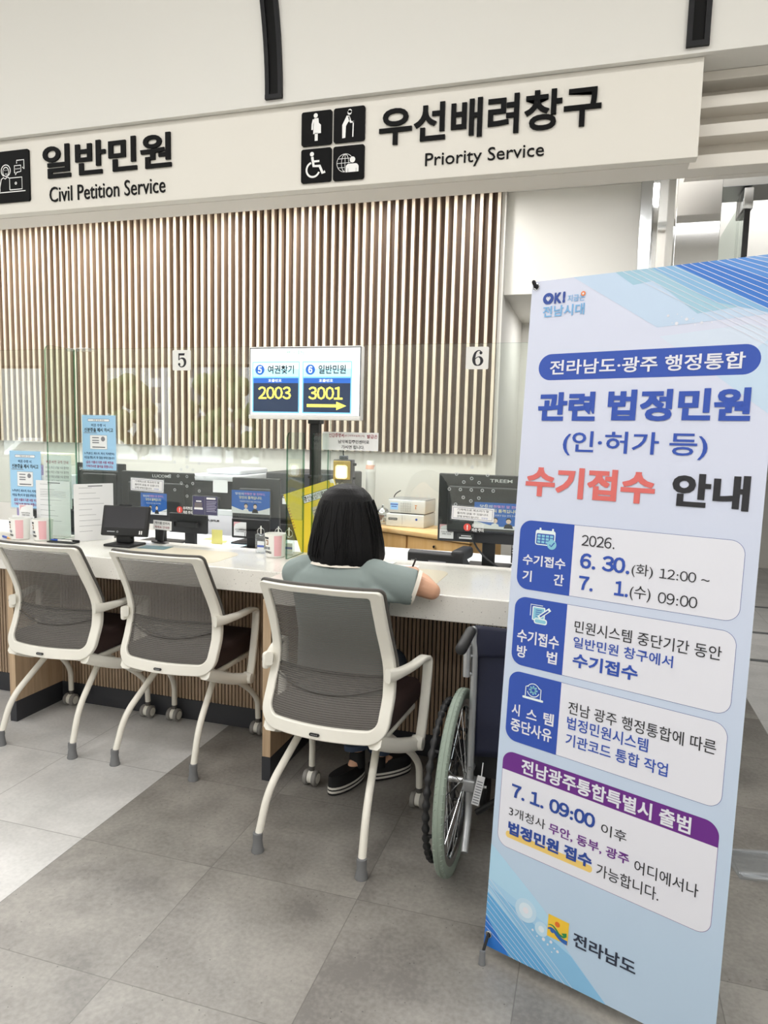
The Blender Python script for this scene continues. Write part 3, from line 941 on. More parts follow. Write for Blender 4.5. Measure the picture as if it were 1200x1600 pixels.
# ------------------------------------------------------------------ printed notices on the glass
def notice_blue(x0, z0, x1, z1, lab):
    b = MB(facing(0, 3.0255, 0))
    b.rrect(x0 - .006, z0 - .008, x1 + .006, z1 + .006, .004, 0, M['acryl'], thick=.003)
    b.rect(x0, z0, x1, z1, .0033, pb)
    w, h = x1 - x0, z1 - z0
    X = lambda u: x0 + u * w
    Y = lambda v: z0 + v * h
    b.rrect(X(.17), Y(.885), X(.82), Y(.935), .006, .0036, mat('edge_navy', '34568c', .6)); b.rrect(X(.178), Y(.89), X(.812), Y(.93), .005, .0038, M['paper'])
    b.text('여권 교부 안내', X(.33), Y(.896), X(.66), Y(.924), .0041, M['ink'], res=1)
    dk = mat('ink_navy', '24406e', .6); mag = mat('ink_magenta', 'a03a78', .6)
    b.text('여권 수령 시', X(.27), Y(.79), X(.70), Y(.845), .0041, dk, .01, res=1)
    b.text('신분증을 제시 하시고', X(.07), Y(.695), X(.92), Y(.77), .0041, M['ink'], .02, res=1)
    b.rect(X(.05), Y(.672), X(.44), Y(.682), .0041, M['inkgrey'])
    b.rect(X(.23), Y(.38), X(.74), Y(.64), .0036, M['inkgrey']); b.rect(X(.235), Y(.385), X(.735), Y(.635), .0039, M['paper'])
    for q in (.58, .53, .49): b.rect(X(.30), Y(q), X(.50), Y(q + .02), .0042, M['inkgrey'])
    b.disc(X(.62), Y(.57), w * .06, .0042, M['inkgrey']); b.rect(X(.30), Y(.41), X(.68), Y(.425), .0042, M['ink'])
    b.text('누구(본인, 배우자, 자녀, 직계존속)', X(.05), Y(.27), X(.95), Y(.325), .0041, dk, .012, res=1)
    b.text('여권을 찾는지 꼭! 말씀 부탁드립니다', X(.05), Y(.20), X(.95), Y(.25), .0041, dk, .012, res=1)
    b.text('(같은 이름의 다른 사람 여권을', X(.10), Y(.105), X(.92), Y(.165), .0041, mag, .02, res=1)
    b.text('가져가시면 출국을 못합니다)', X(.10), Y(.03), X(.90), Y(.09), .0041, mag, .02, res=1)
    tag(b.build('notice', smooth=0), lab, 'notice', 'light blue notices on the glass')
pb = mat('notice_light_blue', 'a6d2f2', .4)
notice_blue(-2.525, 1.195, -2.322, 1.472, 'light blue passport notice on the glass left of the number 5 plate')
notice_blue(-2.992, .975, -2.790, 1.278, 'light blue passport notice at the far left edge, behind the leftmost chair')
def plain(name, lab, cat, x0, z0, x1, z1, y, lines, bg, border=None, group=None, tilt=0, holder=False):
    T = facing(0, y, 0)
    if tilt:
        T = T @ Matrix.Translation(((x0 + x1) / 2, (z0 + z1) / 2, 0)) @ Matrix.Rotation(tilt, 4, 'Z') @ Matrix.Translation((-(x0 + x1) / 2, -(z0 + z1) / 2, 0))
    b = MB(T)
    if holder: b.rrect(x0 - .006, z0 - .006, x1 + .006, z1 + .006, .003, -.0002, M['acryl'], thick=.0015)
    b.rrect(x0, z0, x1, z1, .002, 0, bg, thick=.0016)
    w, h = x1 - x0, z1 - z0
    if border:
        b.rect(x0 + .005, z0 + .005, x1 - .005, z1 - .005, .0018, border); b.rect(x0 + .0065, z0 + .0065, x1 - .0065, z1 - .0065, .002, bg)
    for (s, u0, v0, u1, v1, m, bo) in lines:
        b.text(s, x0 + u0 * w, z0 + v0 * h, x0 + u1 * w, z0 + v1 * h, .0023, m, bo, res=1)
    return tag(b.build(name, smooth=0), lab, cat, group)
dred = mat('ink_dark_red', '9a3546', .6)
plain('notice', 'white paper on the glass above the clerk lamp about seal certificates', 'notice', -1.206, 1.333, -.937, 1.415, 3.0252, [('인감증명서', .12, .70, .39, .93, dred, .02), ('(본인서명사실확인서)', .40, .73, .76, .87, dred, .0), ('발급은', .80, .68, .985, .90, dred, .02), ('남악복합주민센터로', .29, .38, .84, .58, M['ink'], .015), ('가시면 됩니다.', .35, .08, .76, .28, M['ink'], .015)], M['paper'])
pn = mat('notice_border_navy', '4a4f7a', .6)
for (x0, z0, x1, z1, lab, yy) in ((-2.239, 1.098, -2.050, 1.160, 'white bordered notice on the glass below left of the number 5 plate', 3.0252), (-.592, 1.045, -.408, 1.103, 'white bordered notice on the glass below the number 6 plate', 3.0252)):
    plain('notice', lab, 'notice', x0, z0, x1, z1, yy, [('기계적으로 목소리가 잘', .13, .68, .88, .84, M['ink'], .01), ('들리지 않을 수 있습니다.', .13, .42, .88, .58, M['ink'], .01), ('양해 부탁드립니다.', .13, .16, .66, .32, M['ink'], .01), ('민원실', .72, .18, .86, .30, M['blue'], .0)], M['paper'], pn, 'white bordered notices on the glass', tilt=-.03, holder=True)
for (x0, z0, lab) in ((-1.976, .996, 'round red warning sticker on the glass under the number 5 speaking holes'), (-.538, .995, 'round red warning sticker on the glass under the number 6 speaking holes')):
    b = MB(facing(x0, 3.0255, z0))
    b.disc(.0165, .019, .0165, .0004, M['red']); b.text('!', .014, .008, .019, .030, .0008, M['paper'], .05)
    b.text('유리조심', .036, .0215, .088, .037, .0006, M['paper'], .03, res=1)
    b.text('파손 주의', .036, .001, .088, .0165, .0006, M['paper'], .03, res=1)
    tag(b.build('warning_sticker', smooth=0), lab, 'sticker', 'red warning stickers on the glass')
b = MB(facing(0, 3.0255, 0))
fx = mat('flyer_navy', '4b4a68', .6)
b.rrect(-1.888, .992, -1.744, 1.092, .003, 0, M['acryl'], thick=.002); b.rect(-1.883, .997, -1.748, 1.087, .0023, fx)
b.rect(-1.818, .997, -1.8165, 1.087, .0026, M['inkgrey'])
for (u0, v0, u1, v1) in ((-1.866, 1.060, -1.836, 1.066), (-1.876, 1.022, -1.828, 1.032), (-1.808, 1.074, -1.758, 1.083)): b.rrect(u0, v0, u1, v1, .002, .0026, M['paper'])
for q in range(7): b.rect(-1.808, 1.062 - q * .008, -1.753 - .004 * (q % 3), 1.0645 - q * .008, .0026, mat('flyer_text', 'b9b6cc', .7))
for q in range(4): b.rect(-1.874, 1.052 - q * .006, -1.832, 1.054 - q * .006, .0026, mat('flyer_gold', 'a79a80', .7))
tag(b.build('flyer', smooth=0), 'dark purple text flyer in a clear sleeve above the white printer front', 'flyer')

# ------------------------------------------------------------------ chairs
ZK = [.39, .42, .47, .55, .635, .70, .77, .85, .92, .95]
WK = [.222, .228, .233, .234, .228, .222, .217, .215, .216, .216]
YK = [-.160, -.160, -.152, -.108, -.085, -.100, -.130, -.166, -.205, -.222]
RECLINE, ZTOP = .036, .907
def hw(z): return float(np.interp(z, ZK, WK))
def by(z, x=0):
    zs = np.array([z - .03, z - .015, z, z + .015, z + .03])
    return float(np.mean(np.interp(zs, ZK, YK))) - .027 + .9 * x * x - RECLINE * max(0, (z - .5) / .42)
def frame_loop(zb, zt, rb, rt, inset, flat_top=0.0):
    """right half bottom centre -> top centre as (x, z)"""
    P = []
    xb = hw(zb + rb) - inset
    for k in range(6): P.append(((xb - rb) * k / 6, zb))
    for k in range(9):
        a = math.radians(90 * k / 8)
        P.append((xb - rb + rb * math.sin(a), zb + rb - rb * math.cos(a)))
    for k in range(1, 18):
        z = zb + rb + (zt - rt - zb - rb) * k / 18
        P.append((hw(z) - inset, z))
    xt = hw(zt - rt) - inset
    for k in range(7):
        a = math.radians(90 * k / 6)
        P.append((xt - rt + rt * math.cos(a), zt - rt + rt * math.sin(a)))
    for k in range(1, 6): P.append(((xt - rt) * (1 - k / 5), zt + .004 * k / 5))
    full = P + [(-x, z) for (x, z) in P[-2:0:-1]]
    return full
def make_chair(label):
    t = thing('mesh_back_chair', label, 'chair', (0, 0, 0), 'white framed chairs along the counter')
    OUT = frame_loop(.405, ZTOP, .07, .016, 0)
    INN = frame_loop(.450, ZTOP - .022, .035, .010, .037)
    b = MB(); n = len(OUT)
    vv = []
    for (ox, oz), (ix, iz) in zip(OUT, INN):
        for (x, z, d) in ((ox, oz, -.012), (ix, iz, -.010), (ix, iz, .008), (ox, oz, .012)):
            vv.append((x, by(z, x) + d, z))
    ff = []
    for i in range(n):
        j = (i + 1) % n
        for k in range(4):
            ff.append((4 * i + k, 4 * j + k, 4 * j + (k + 1) % 4, 4 * i + (k + 1) % 4))
    b.add(vv, ff, M['cream'])
    fr = b.build('back_frame', t, smooth=50, bevel=.004)
    b = MB()
    tp = [(x, by(z, x) + .014, z + .002) for (x, z) in OUT if z > .60]
    i0 = next(i for i, (x, z) in enumerate(OUT) if z > .60)
    b.sweep(tp, (.010, .014), (0, 1, 0), M['shell'])
    b.build('edge_trim', fr)
    b = MB()
    b.T = Matrix(((1, 0, 0, -.004), (0, 0, -1, by(.424) - .0118), (0, 1, 0, .424), (0, 0, 0, 1)))
    b.rrect(-.018, -.005, .018, .005, .0048, 0, M['blackm'], thick=.004)
    for q in range(4): b.rect(-.011 + q * .006, -.0015, -.0075 + q * .006, .0018, .0045, M['tubegrey'])
    b.build('badge', fr, smooth=0)
    # mesh panel
    b = MB(); rows = 26; cols = 16; vv = []; ff = []
    for r in range(rows + 1):
        z = .436 + (ZTOP - .014 - .436) * r / rows
        w = hw(z) - .030
        if z < .475: w -= (.475 - z) * .7
        for c in range(cols + 1):
            x = -w + 2 * w * c / cols
            vv.append((x, by(z, x) + .002, z))
    for r in range(rows):
        for c in range(cols):
            q = r * (cols + 1) + c
            ff.append((q, q + 1, q + cols + 2, q + cols + 1))
    b.add(vv, ff, M['mesh'])
    b.build('mesh_panel', t, smooth=180)
    # lumbar band and its rod, on the sitter's side
    b = MB(); vv = []; ff = []
    for c in range(21):
        x = -.198 + .396 * c / 20
        zt, zb = .612, .578 - .034 * (1 - (x / .198) ** 2)
        for q in range(5):
            z = zb + (zt - zb) * q / 4
            vv.append((x, by(z, x) + .012, z))
    for c in range(20):
        for q in range(4):
            k = c * 5 + q
            ff.append((k, k + 5, k + 6, k + 1))
    b.add(vv, ff, M['lumbar'])
    lb = b.build('lumbar_band', t, smooth=180)
    b = MB()
    b.tube([(x, by(.578 - .034 * (1 - (x / .198) ** 2), x) - .003, .578 - .034 * (1 - (x / .198) ** 2)) for x in np.linspace(-.198, .198, 21)], .0028, M['shell'], 6)
    b.tube([(x, by(.612, x) - .003, .612) for x in np.linspace(-.198, .198, 15)], .0015, M['shell'], 6)
    b.build('rod', lb)
    # seat
    b = MB(); b.rbox(-.212, .212, -.135, .295, .405, .496, M['seat'], .030, 5)
    b.build('seat', t)
    b = MB(); b.rbox(-.20, .20, -.120, .255, .380, .407, M['cream'], .010, 3)
    b.rbox(-.16, -.12, -.05, .10, .37, .40, M['cream'], .006); b.rbox(.12, .16, -.05, .10, .37, .40, M['cream'], .006)
    b.build('seat_shell', t)
    for s in (1, -1):
        P = catmull([(s * .218, -.120, .628), (s * .238, -.075, .627), (s * .262, .0, .632), (s * .277, .075, .640), (s * .283, .108, .630), (s * .284, .110, .590), (s * .281, .098, .48), (s * .276, .080, .365), (s * .270, .070, .330)], 6)
        wh = []
        for i, p in enumerate(P):
            q = i / (len(P) - 1)
            wh.append((.034 if q > .3 else .026 + .03 * q, float(np.interp(q, [0, .25, .45, .55, 1], [.046, .024, .015, .015, .022]))))
        b = MB(); b.sweep(P, wh, (1, 0, 0), M['cream'])
        P2 = catmull([(s * .190, -.150, .415), (s * .205, -.09, .385), (s * .225, -.02, .355), (s * .250, .04, .338), (s * .262, .070, .333)], 6)
        b.sweep(P2, [(.05 - .012 * i / 24, .052 - .008 * i / 24) for i in range(len(P2))], (1, 0, 0), M['cream'])
        b.lathe([(.012, -.022), (.024, -.020), (.027, 0), (.024, .020), (.012, .022)], (s * .268, .072, .335), M['cream'], 'X')
        a = b.build('armrest', t, smooth=50)
        if s > 0: continue
        b = MB(); b.rbox(s * .240 - .012, s * .240 + .012, -.115, -.06, .585, .645, M['cream'], .010, 3)
        b.lathe([(.004, -.004), (.008, -.003), (.008, .003)], (s * .252, -.10, .618), M['blackm'], 'X', 10)
        b.build('hinge', a)
    for s in (1, -1):
        b = MB()
        b.tube(bend([(s * .135, .045, .385), (s * .180, -.185, .195), (s * .188, -.236, .055)], .07, 8), .0135, M['creamleg'], 14)
        lg = b.build('leg', t)
        b = MB(); b.lathe([(.0165, .066), (.0168, .050), (.0155, .04), (.019, .012), (.0215, .004), (.021, 0)], (s * .189, -.240, 0), M['rubber'])
        b.build('foot', lg)
        b = MB()
        b.tube(bend([(s * .14, .02, .385), (s * .208, .205, .225), (s * .224, .243, .17), (s * .226, .245, .078)], .06, 8), .0130, M['creamleg'], 14)
        lg = b.build('leg', t)
        b = MB(); cx, cy = s * .226, .240
        for q in (-.019, .019):
            b.lathe([(.012, q - .010), (.0265, q - .010), (.0305, q - .006), (.0305, q + .006), (.0265, q + .010), (.012, q + .010)], (cx, cy, .0305), M['castgrey'], 'X', 24)
            b.lathe([(.002, q - .0115), (.020, q - .011), (.020, q + .011), (.002, q + .0115)], (cx, cy, .0305), M['cream'], 'X', 20)
        b.lathe([(.010, -.010), (.026, -.009), (.026, .009), (.010, .010)], (cx, cy, .034), M['cream'], 'X', 20)
        b.lathe([(.0115, .058), (.0115, .082)], (cx, cy + .004, 0), M['shell'], 'Z', 14)
        b.build('caster', lg)
    return t
M['lumbar'] = pane('lumbar_smoked_plastic', '4c4947', 1.0, 0.2)
chair0 = make_chair('white framed mesh chair at the left edge of the picture, beside the slatted counter')
def copy_tree(o, parent=None):
    c = o.copy(); COL.objects.link(c)
    if parent: c.parent = parent
    for ch in o.children: copy_tree(ch, c)
    return c
bpy.context.view_layer.update()
for i, (x, y, r, lab) in enumerate(((-2.268, 2.622, .3, None), (-1.676, 2.627, -.8, 'empty white framed mesh chair in the middle, between the other two chairs'), (-.8165, 2.253, -3.7, 'white framed mesh chair the seated woman in grey sits on'))):
    if i == 2:                                             # the occupied chair stands a little more upright
        RECLINE, ZTOP = 0.0, .918
        c = make_chair(lab)
    else:
        c = chair0 if i == 0 else copy_tree(chair0)
    c.location = (x, y, 0); c.rotation_euler = (0, 0, math.radians(r))
    if lab: c['label'] = lab

# ------------------------------------------------------------------ the seated woman
t = thing('person', 'seated woman with a black bob in a grey-green T-shirt writing at the counter', 'person', (-.83, 2.25, .50))
HX, HY, HZ = -.857, 2.405, 1.09
def hand(b, wrist, d, up, s, curl, hold=False):
    """palm, four fingers, thumb; d finger direction, up back-of-hand normal, s = +1 right hand"""
    d = np.array(d, float); d /= np.linalg.norm(d)
    up = np.array(up, float); up -= d * (up @ d); up /= np.linalg.norm(up)
    sd = np.cross(d, up) * s            # towards the little finger side for the right hand
    w = np.array(wrist, float)
    for q in (-.024, -.008, .008, .024):
        b.limb([w + sd * q * .6, w + d * .04 + sd * q, w + d * .078 + sd * q * 1.1], [.013, .013, .0115], M['skin'], 10)
    for i, (q, L) in enumerate(((-.027, .058), (-.009, .066), (.009, .062), (.026, .048))):
        p = w + d * .08 + sd * q * 1.1
        P = [p]; a = 0
        for seg, fr in enumerate((.45, .32, .23)):
            a += math.radians(curl * (1.1 if seg else .7))
            p = p + (d * math.cos(a) - up * math.sin(a)) * L * fr
            P.append(p)
        b.limb(P, [.0085, .0078, .0072, .0062], M['skin'], 8)
    p0 = w + d * .022 - sd * .024 - up * .004
    p1 = p0 + d * .026 - sd * .022 - up * .010
    p2 = p1 + d * .026 - sd * .002 - up * (.012 if hold else .004)
    p3 = p2 + d * .020 + sd * .010 - up * (.010 if hold else .002)
    b.limb([p0, p1, p2, p3], [.013, .0105, .009, .0072], M['skin'], 8)
b = MB()
SH = {1: (-.705, 2.325, .920), -1: (-1.000, 2.335, .915)}
EL = {1: (-.527, 2.368, .866), -1: (-1.055, 2.50, .876)}
WR = {1: (-.655, 2.590, .884), -1: (-.955, 2.685, .872)}
b.esweep([((-.83, 2.315, .515), (.165, 0, 0), (0, .11, 0)), ((-.83, 2.315, .60), (.15, 0, 0), (0, .10, 0)), ((-.835, 2.315, .72), (.14, 0, 0), (0, .095, 0)), ((-.845, 2.32, .85), (.155, 0, 0), (0, .090, 0)), ((-.85, 2.33, .92), (.115, 0, 0), (0, .065, 0)), ((-.853, 2.345, .965), (.055, 0, 0), (0, .045, 0))], M['skin'])
b.limb([(-.853, 2.335, .94), (-.857, 2.375, 1.01), (-.857, 2.39, 1.06)], [.052, .048, .05], M['skin'])
# head with brow, nose, mouth, chin and ears
b.esweep([((HX, HY + .03, .985), (.03, 0, 0), (0, .03, 0)), ((HX, HY + .025, 1.0), (.052, 0, 0), (0, .055, 0)), ((HX, HY + .012, 1.03), (.066, 0, 0), (0, .078, 0)), ((HX, HY + .003, 1.07), (.073, 0, 0), (0, .090, 0)), ((HX, HY, 1.11), (.076, 0, 0), (0, .094, 0)), ((HX, HY - .005, 1.15), (.073, 0, 0), (0, .090, 0)), ((HX, HY - .008, 1.18), (.06, 0, 0), (0, .074, 0)), ((HX, HY - .01, 1.20), (.035, 0, 0), (0, .045, 0))], M['skin'])
b.limb([(HX, HY + .092, 1.10), (HX, HY + .108, 1.073)], [.010, .014], M['skin'], 10)
b.limb([(HX - .02, HY + .082, 1.037), (HX, HY + .089, 1.036), (HX + .02, HY + .082, 1.037)], [.006, .008, .006], M['skin'], 8)
for s in (1, -1):
    b.limb([(HX + s * .074, HY, 1.10), (HX + s * .080, HY - .005, 1.07)], [.014, .011], M['skin'], 8)
    b.limb([SH[s], tuple((np.array(SH[s]) + EL[s]) / 2 + np.array([.005 * s, 0, .004])), EL[s]], [.042, .040, .032], M['skin'])
    m1 = np.array(EL[s]) * .6 + np.array(WR[s]) * .4
    b.limb([EL[s], tuple(m1), WR[s]], [.0305, .033, .021], M['skin'])
hand(b, WR[1], (-.42, .90, -.05), (0, .1, 1), 1, 34, True)
hand(b, WR[-1], (.75, .6, -.05), (0, 0, 1), -1, 12)
KN = {1: (-.735, 2.63, .50), -1: (-.935, 2.65, .50)}
AN = {1: (-.790, 2.645, .085), -1: (-.865, 2.60, .095)}
TO = {1: (-.715, 2.735, .035), -1: (-.885, 2.55, .04)}
for s in (1, -1):
    b.limb([(-.83 + s * .085, 2.33, .535), (-.83 + s * .10, 2.45, .54), KN[s]], [.078, .066, .050], M['skin'])
    b.limb([KN[s], tuple(np.array(KN[s]) * .6 + np.array(AN[s]) * .4), AN[s]], [.048, .045, .028], M['skin'])
    b.limb([AN[s], tuple(np.array(AN[s]) * .3 + np.array(TO[s]) * .7 - np.array([0, 0, .004]))], [.028, .022], M['skin'])
body = voxel(b.build('body', t), .0045, 3)
# eyes
for s in (1, -1):
    b = MB(); b.lathe([(.001, -.009), (.007, -.006), (.009, 0), (.007, .006), (.001, .009)], (HX + s * .030, HY + .082, 1.095), M['paper'], 'Y', 12)
    b.lathe([(.0045, .0075), (.0005, .0105)], (HX + s * .030, HY + .082, 1.095), M['ink'], 'Y', 10)
    b.build('eye', t)
# T-shirt
b = MB()
b.esweep([((-.83, 2.315, .505), (.180, 0, 0), (0, .125, 0)), ((-.83, 2.315, .58), (.172, 0, 0), (0, .118, 0)), ((-.835, 2.315, .70), (.165, 0, 0), (0, .112, 0)), ((-.842, 2.318, .80), (.176, 0, 0), (0, .110, 0)), ((-.85, 2.322, .87), (.186, 0, 0), (0, .104, 0)), ((-.853, 2.328, .912), (.170, 0, 0), (0, .090, .0)), ((-.855, 2.332, .940), (.128, 0, 0), (0, .074, 0)), ((-.856, 2.337, .954), (.098, 0, 0), (0, .064, 0))], M['shirt'])
b.limb([(-.925, 2.338, .932), (-.985, 2.332, .916), (-1.025, 2.340, .895)], [.040, .054, .057], M['shirt'])
b.limb([(-.785, 2.335, .935), (-.72, 2.328, .918), (-.690, 2.326, .904)], [.042, .055, .058], M['shirt'])
CUFF = {}
for s in (1, -1):
    a, e = np.array(SH[s]), np.array(EL[s])
    c = a + (e - a) * (.70 if s == 1 else .80)
    CUFF[s] = (c, (e - a) / np.linalg.norm(e - a))
    a2 = a + np.array([.005 * s, 0, -.012])
    b.tube([a2, a2 * .6 + c * .4 + np.array([0, 0, -.006]), a2 * .2 + c * .8 + np.array([0, -.002, -.008]), c + np.array([0, -.002, -.006])], [.056, .064, .066, .062] if s == 1 else [.056, .060, .060, .056], M['shirt'], 20)
# soft folds at the armpit
b.limb([(-.70, 2.262, .865), (-.65, 2.30, .842), (-.60, 2.335, .832)], [.018, .016, .012], M['shirt'])
b.limb([(-.745, 2.258, .90), (-.70, 2.272, .835), (-.685, 2.285, .76)], [.012, .014, .010], M['shirt'])
b.limb([(-.955, 2.258, .89), (-.985, 2.275, .83), (-.985, 2.28, .76)], [.012, .014, .010], M['shirt'])
shirt = voxel(b.build('t_shirt', t), .006, 5)
for s in (1, -1):
    c, d = CUFF[s]
    bb = MB(); q = np.array([0, -.002, -.006])
    r = .0635 if s == 1 else .0575
    bb.tube([c + q - d * .008, c + q + d * .006], [r, r * .985], M['hem'], 24, caps=False); bb.tube([c + q + d * .006, c + q - d * .004], [r * .985, r * .90], M['hem'], 24, caps=False)
    bb.build('cuff', shirt)
b = MB()
b.esweep([((-.856, 2.331, .944), (.112, 0, 0), (0, .080, 0)), ((-.856, 2.335, .956), (.103, 0, 0), (0, .073, 0)), ((-.857, 2.340, .966), (.086, 0, 0), (0, .062, 0))], M['hem'])
b.build('collar', shirt)
# jeans
b = MB()
b.esweep([((-.83, 2.32, .505), (.170, 0, 0), (0, .12, 0)), ((-.83, 2.32, .585), (.16, 0, 0), (0, .11, 0))], M['denim'])
for s in (1, -1):
    b.limb([(-.83 + s * .085, 2.33, .55), (-.83 + s * .10, 2.45, .555), KN[s]], [.085, .075, .060], M['denim'])
    a = np.array(AN[s]); k = np.array(KN[s])
    b.tube([k, k * .5 + a * .5, a + (k - a) * .10], [.058, .055, .046], M['denim'], 18)
jeans = voxel(b.build('jeans', t), .007, 4)
for s in (1, -1):
    a = np.array(AN[s]); k = np.array(KN[s])
    MB().tube([a + (k - a) * .09, a + (k - a) * .14], [.0485, .0495], mat('denim_hem', '3d4a60', .85), 20).build('hem', jeans)
# slip-on shoes with two white stripes
for s in (1, -1):
    a, e = np.array(AN[s]), np.array(TO[s])
    d = e - a; d[2] = 0; d /= np.linalg.norm(d)
    hl, tp = a - d * .045, a + d * .165
    sd = np.array([-d[1], d[0], 0])
    bb = MB()
    def outl(sc):
        P = []
        for k in range(24):
            q = 2 * PI * k / 24
            u = .5 - .5 * math.cos(q); v_ = math.sin(q)
            wd = .030 + .012 * u
            p = hl + (tp - hl) * u + sd * v_ * wd * sc
            P.append(p)
        return P
    def ringv(sc, z, m, z2, sc2):
        A, Bq = outl(sc), outl(sc2)
        vv = [(p[0], p[1], z) for p in A] + [(p[0], p[1], z2) for p in Bq]
        bb.add(vv, [(k, (k + 1) % 24, 24 + (k + 1) % 24, 24 + k) for k in range(24)], m)
    z0 = .002
    for (z1, z2, m, s1, s2) in ((0, .008, M['shoe'], 1.0, 1.03), (.008, .017, M['stripe'], 1.06, 1.06), (.017, .023, M['shoe'], 1.02, 1.02), (.023, .032, M['stripe'], 1.06, 1.05), (.032, .055, M['shoe'], 1.03, .92), (.055, .075, M['shoe'], .92, .72)):
        ringv(s1, z0 + z1, m, z0 + z2, s2)
    A = outl(.72); bb.add([(p[0], p[1], z0 + .075) for p in A], [tuple(range(24))], M['shoe'])
    A = outl(1.0); bb.add([(p[0], p[1], z0) for p in A], [tuple(range(24))[::-1]], M['shoe'])
    bb.build('shoe', t)
    MB().tube([a + np.array([0, 0, -.03]), a + np.array([0, 0, .035])], [.034, .031], M['shoe'], 16).build('sock', t)
# hair: a bob, open towards the face
hm = mat('black_hair', '070608', .55, spec=.22)
nt = hm.node_tree
tcn = nt.nodes.new('ShaderNodeTexCoord'); mpn = nt.nodes.new('ShaderNodeMapping'); mpn.inputs['Scale'].default_value = (180, 180, 6)
nn = nt.nodes.new('ShaderNodeTexNoise'); nn.inputs['Scale'].default_value = 1.0; nn.inputs['Detail'].default_value = 3
bpn = nt.nodes.new('ShaderNodeBump'); bpn.inputs['Strength'].default_value = .5; bpn.inputs['Distance'].default_value = .003
nt.links.new(tcn.outputs['Object'], mpn.inputs[0]); nt.links.new(mpn.outputs[0], nn.inputs[0]); nt.links.new(nn.outputs[0], bpn.inputs['Height']); nt.links.new(bpn.outputs[0], nt.nodes['Principled BSDF'].inputs['Normal'])
ZH = [1.228, 1.224, 1.212, 1.19, 1.16, 1.12, 1.08, 1.04, 1.0, .97, .952, .945]
RH = [.004, .034, .062, .085, .101, .114, .123, .131, .139, .141, .138, .131]
b = MB(); NA = 120; vv = []; ff = []
zz = []
for i in range(len(ZH) - 1):
    for k in range(4): zz.append(ZH[i] + (ZH[i + 1] - ZH[i]) * k / 4)
zz.append(ZH[-1])
rnd = [random.uniform(-1, 1) for _ in range(NA + 1)]
for iz, z in enumerate(zz):
    r = float(np.interp(-z, [-q for q in ZH], RH))
    low = max(0, (1.20 - z) / .25)
    op = 0 if z > 1.165 else min(1, (1.165 - z) / .05) * 50
    for k in range(NA + 1):
        a = math.radians(90 + op + (360 - 2 * op) * k / NA)
        rr = r * (1 + .012 * low * (math.sin(a * 23 + z * 8) * .6 + rnd[k] * .5) + .008 * low * math.sin(a * 7 + 1))
        x = rr * math.cos(a)
        y = rr * math.sin(a) * (.98 if math.sin(a) < 0 else .88)
        dz = (.003 * math.sin(a * 9 + .5) + .004 * rnd[k] + .012 * math.sin(a) + .002) * (low ** 6) * .8
        vv.append((HX + x + .004 * low, HY - .012 + y, z + dz))
for i in range(len(zz) - 1):
    for k in range(NA):
        q = i * (NA + 1) + k
        ff.append((q, q + NA + 1, q + NA + 2, q + 1))
b.add(vv, ff, hm)
hair = b.build('hair', t, smooth=180)
sd_ = hair.modifiers.new('thickness', 'SOLIDIFY'); sd_.thickness = .012; sd_.offset = -1
b = MB()
for k in range(46):
    a = math.radians(random.uniform(150, 390)); p = []
    for z in np.linspace(1.17, .948 + random.uniform(-.012, .012), 8):
        r = float(np.interp(-z, [-q for q in ZH], RH)) * 1.006
        aa = a + .05 * math.sin(z * 30 + k)
        p.append((HX + r * math.cos(aa) + .003, HY - .012 + r * math.sin(aa) * (.98 if math.sin(aa) < 0 else .88), z))
    b.tube(p, [.0022] * 6 + [.0016, .0006], hm, 6)
b.build('strands', hair)
# pen and papers
o = MB().tube([(-.655, 2.648, .925), (-.690, 2.690, .853)], [.004, .0035], M['blackm'], 10).tube([(-.690, 2.690, .853), (-.693, 2.693, .8475)], [.003, .0005], M['blackm'], 8).build('pen')
tag(o, 'black pen in the right hand of the seated woman', 'pen')
def sheet(lab, cx, cy, w, h, rot, name='paper_sheet', m=None, z=.8455, lines=6, group=None):
    T = Matrix.Translation((cx, cy, z)) @ Matrix.Rotation(math.radians(rot), 4, 'Z')
    b = MB(T); b.box(-w / 2, w / 2, -h / 2, h / 2, 0, .0008, m or M['paper'])
    for q in range(lines): b.rect(-w * .4, h * .38 - q * h * .13, w * .4 - (q % 3) * w * .12, h * .38 - q * h * .13 + .002, .0010, M['inkgrey'])
    return tag(b.build(name, smooth=0), lab, 'paper' if name == 'paper_sheet' else 'desk mat', group)
matm = mat('beige_vinyl_mat', 'e6dcc8', .25)
def deskmat(lab, x0, x1, y0, y1):
    b = MB(); b.rrect(x0, y0, x1, y1, .07, .8452, matm, thick=.0012)
    tag(b.build('desk_mat', smooth=0), lab, 'desk mat', 'beige desk mats on the counter')
deskmat('beige desk mat on the counter in front of the middle chair', -2.06, -1.54, 2.60, 2.90)
deskmat('beige desk mat on the counter under the hands of the seated woman', -1.10, -.555, 2.53, 2.86)
sheet('form the seated woman is writing on', -.79, 2.76, .21, .29, 8, z=.8470)
sheet('loose white paper on the counter behind the seated woman', -.93, 2.93, .21, .10, -6, z=.8465)

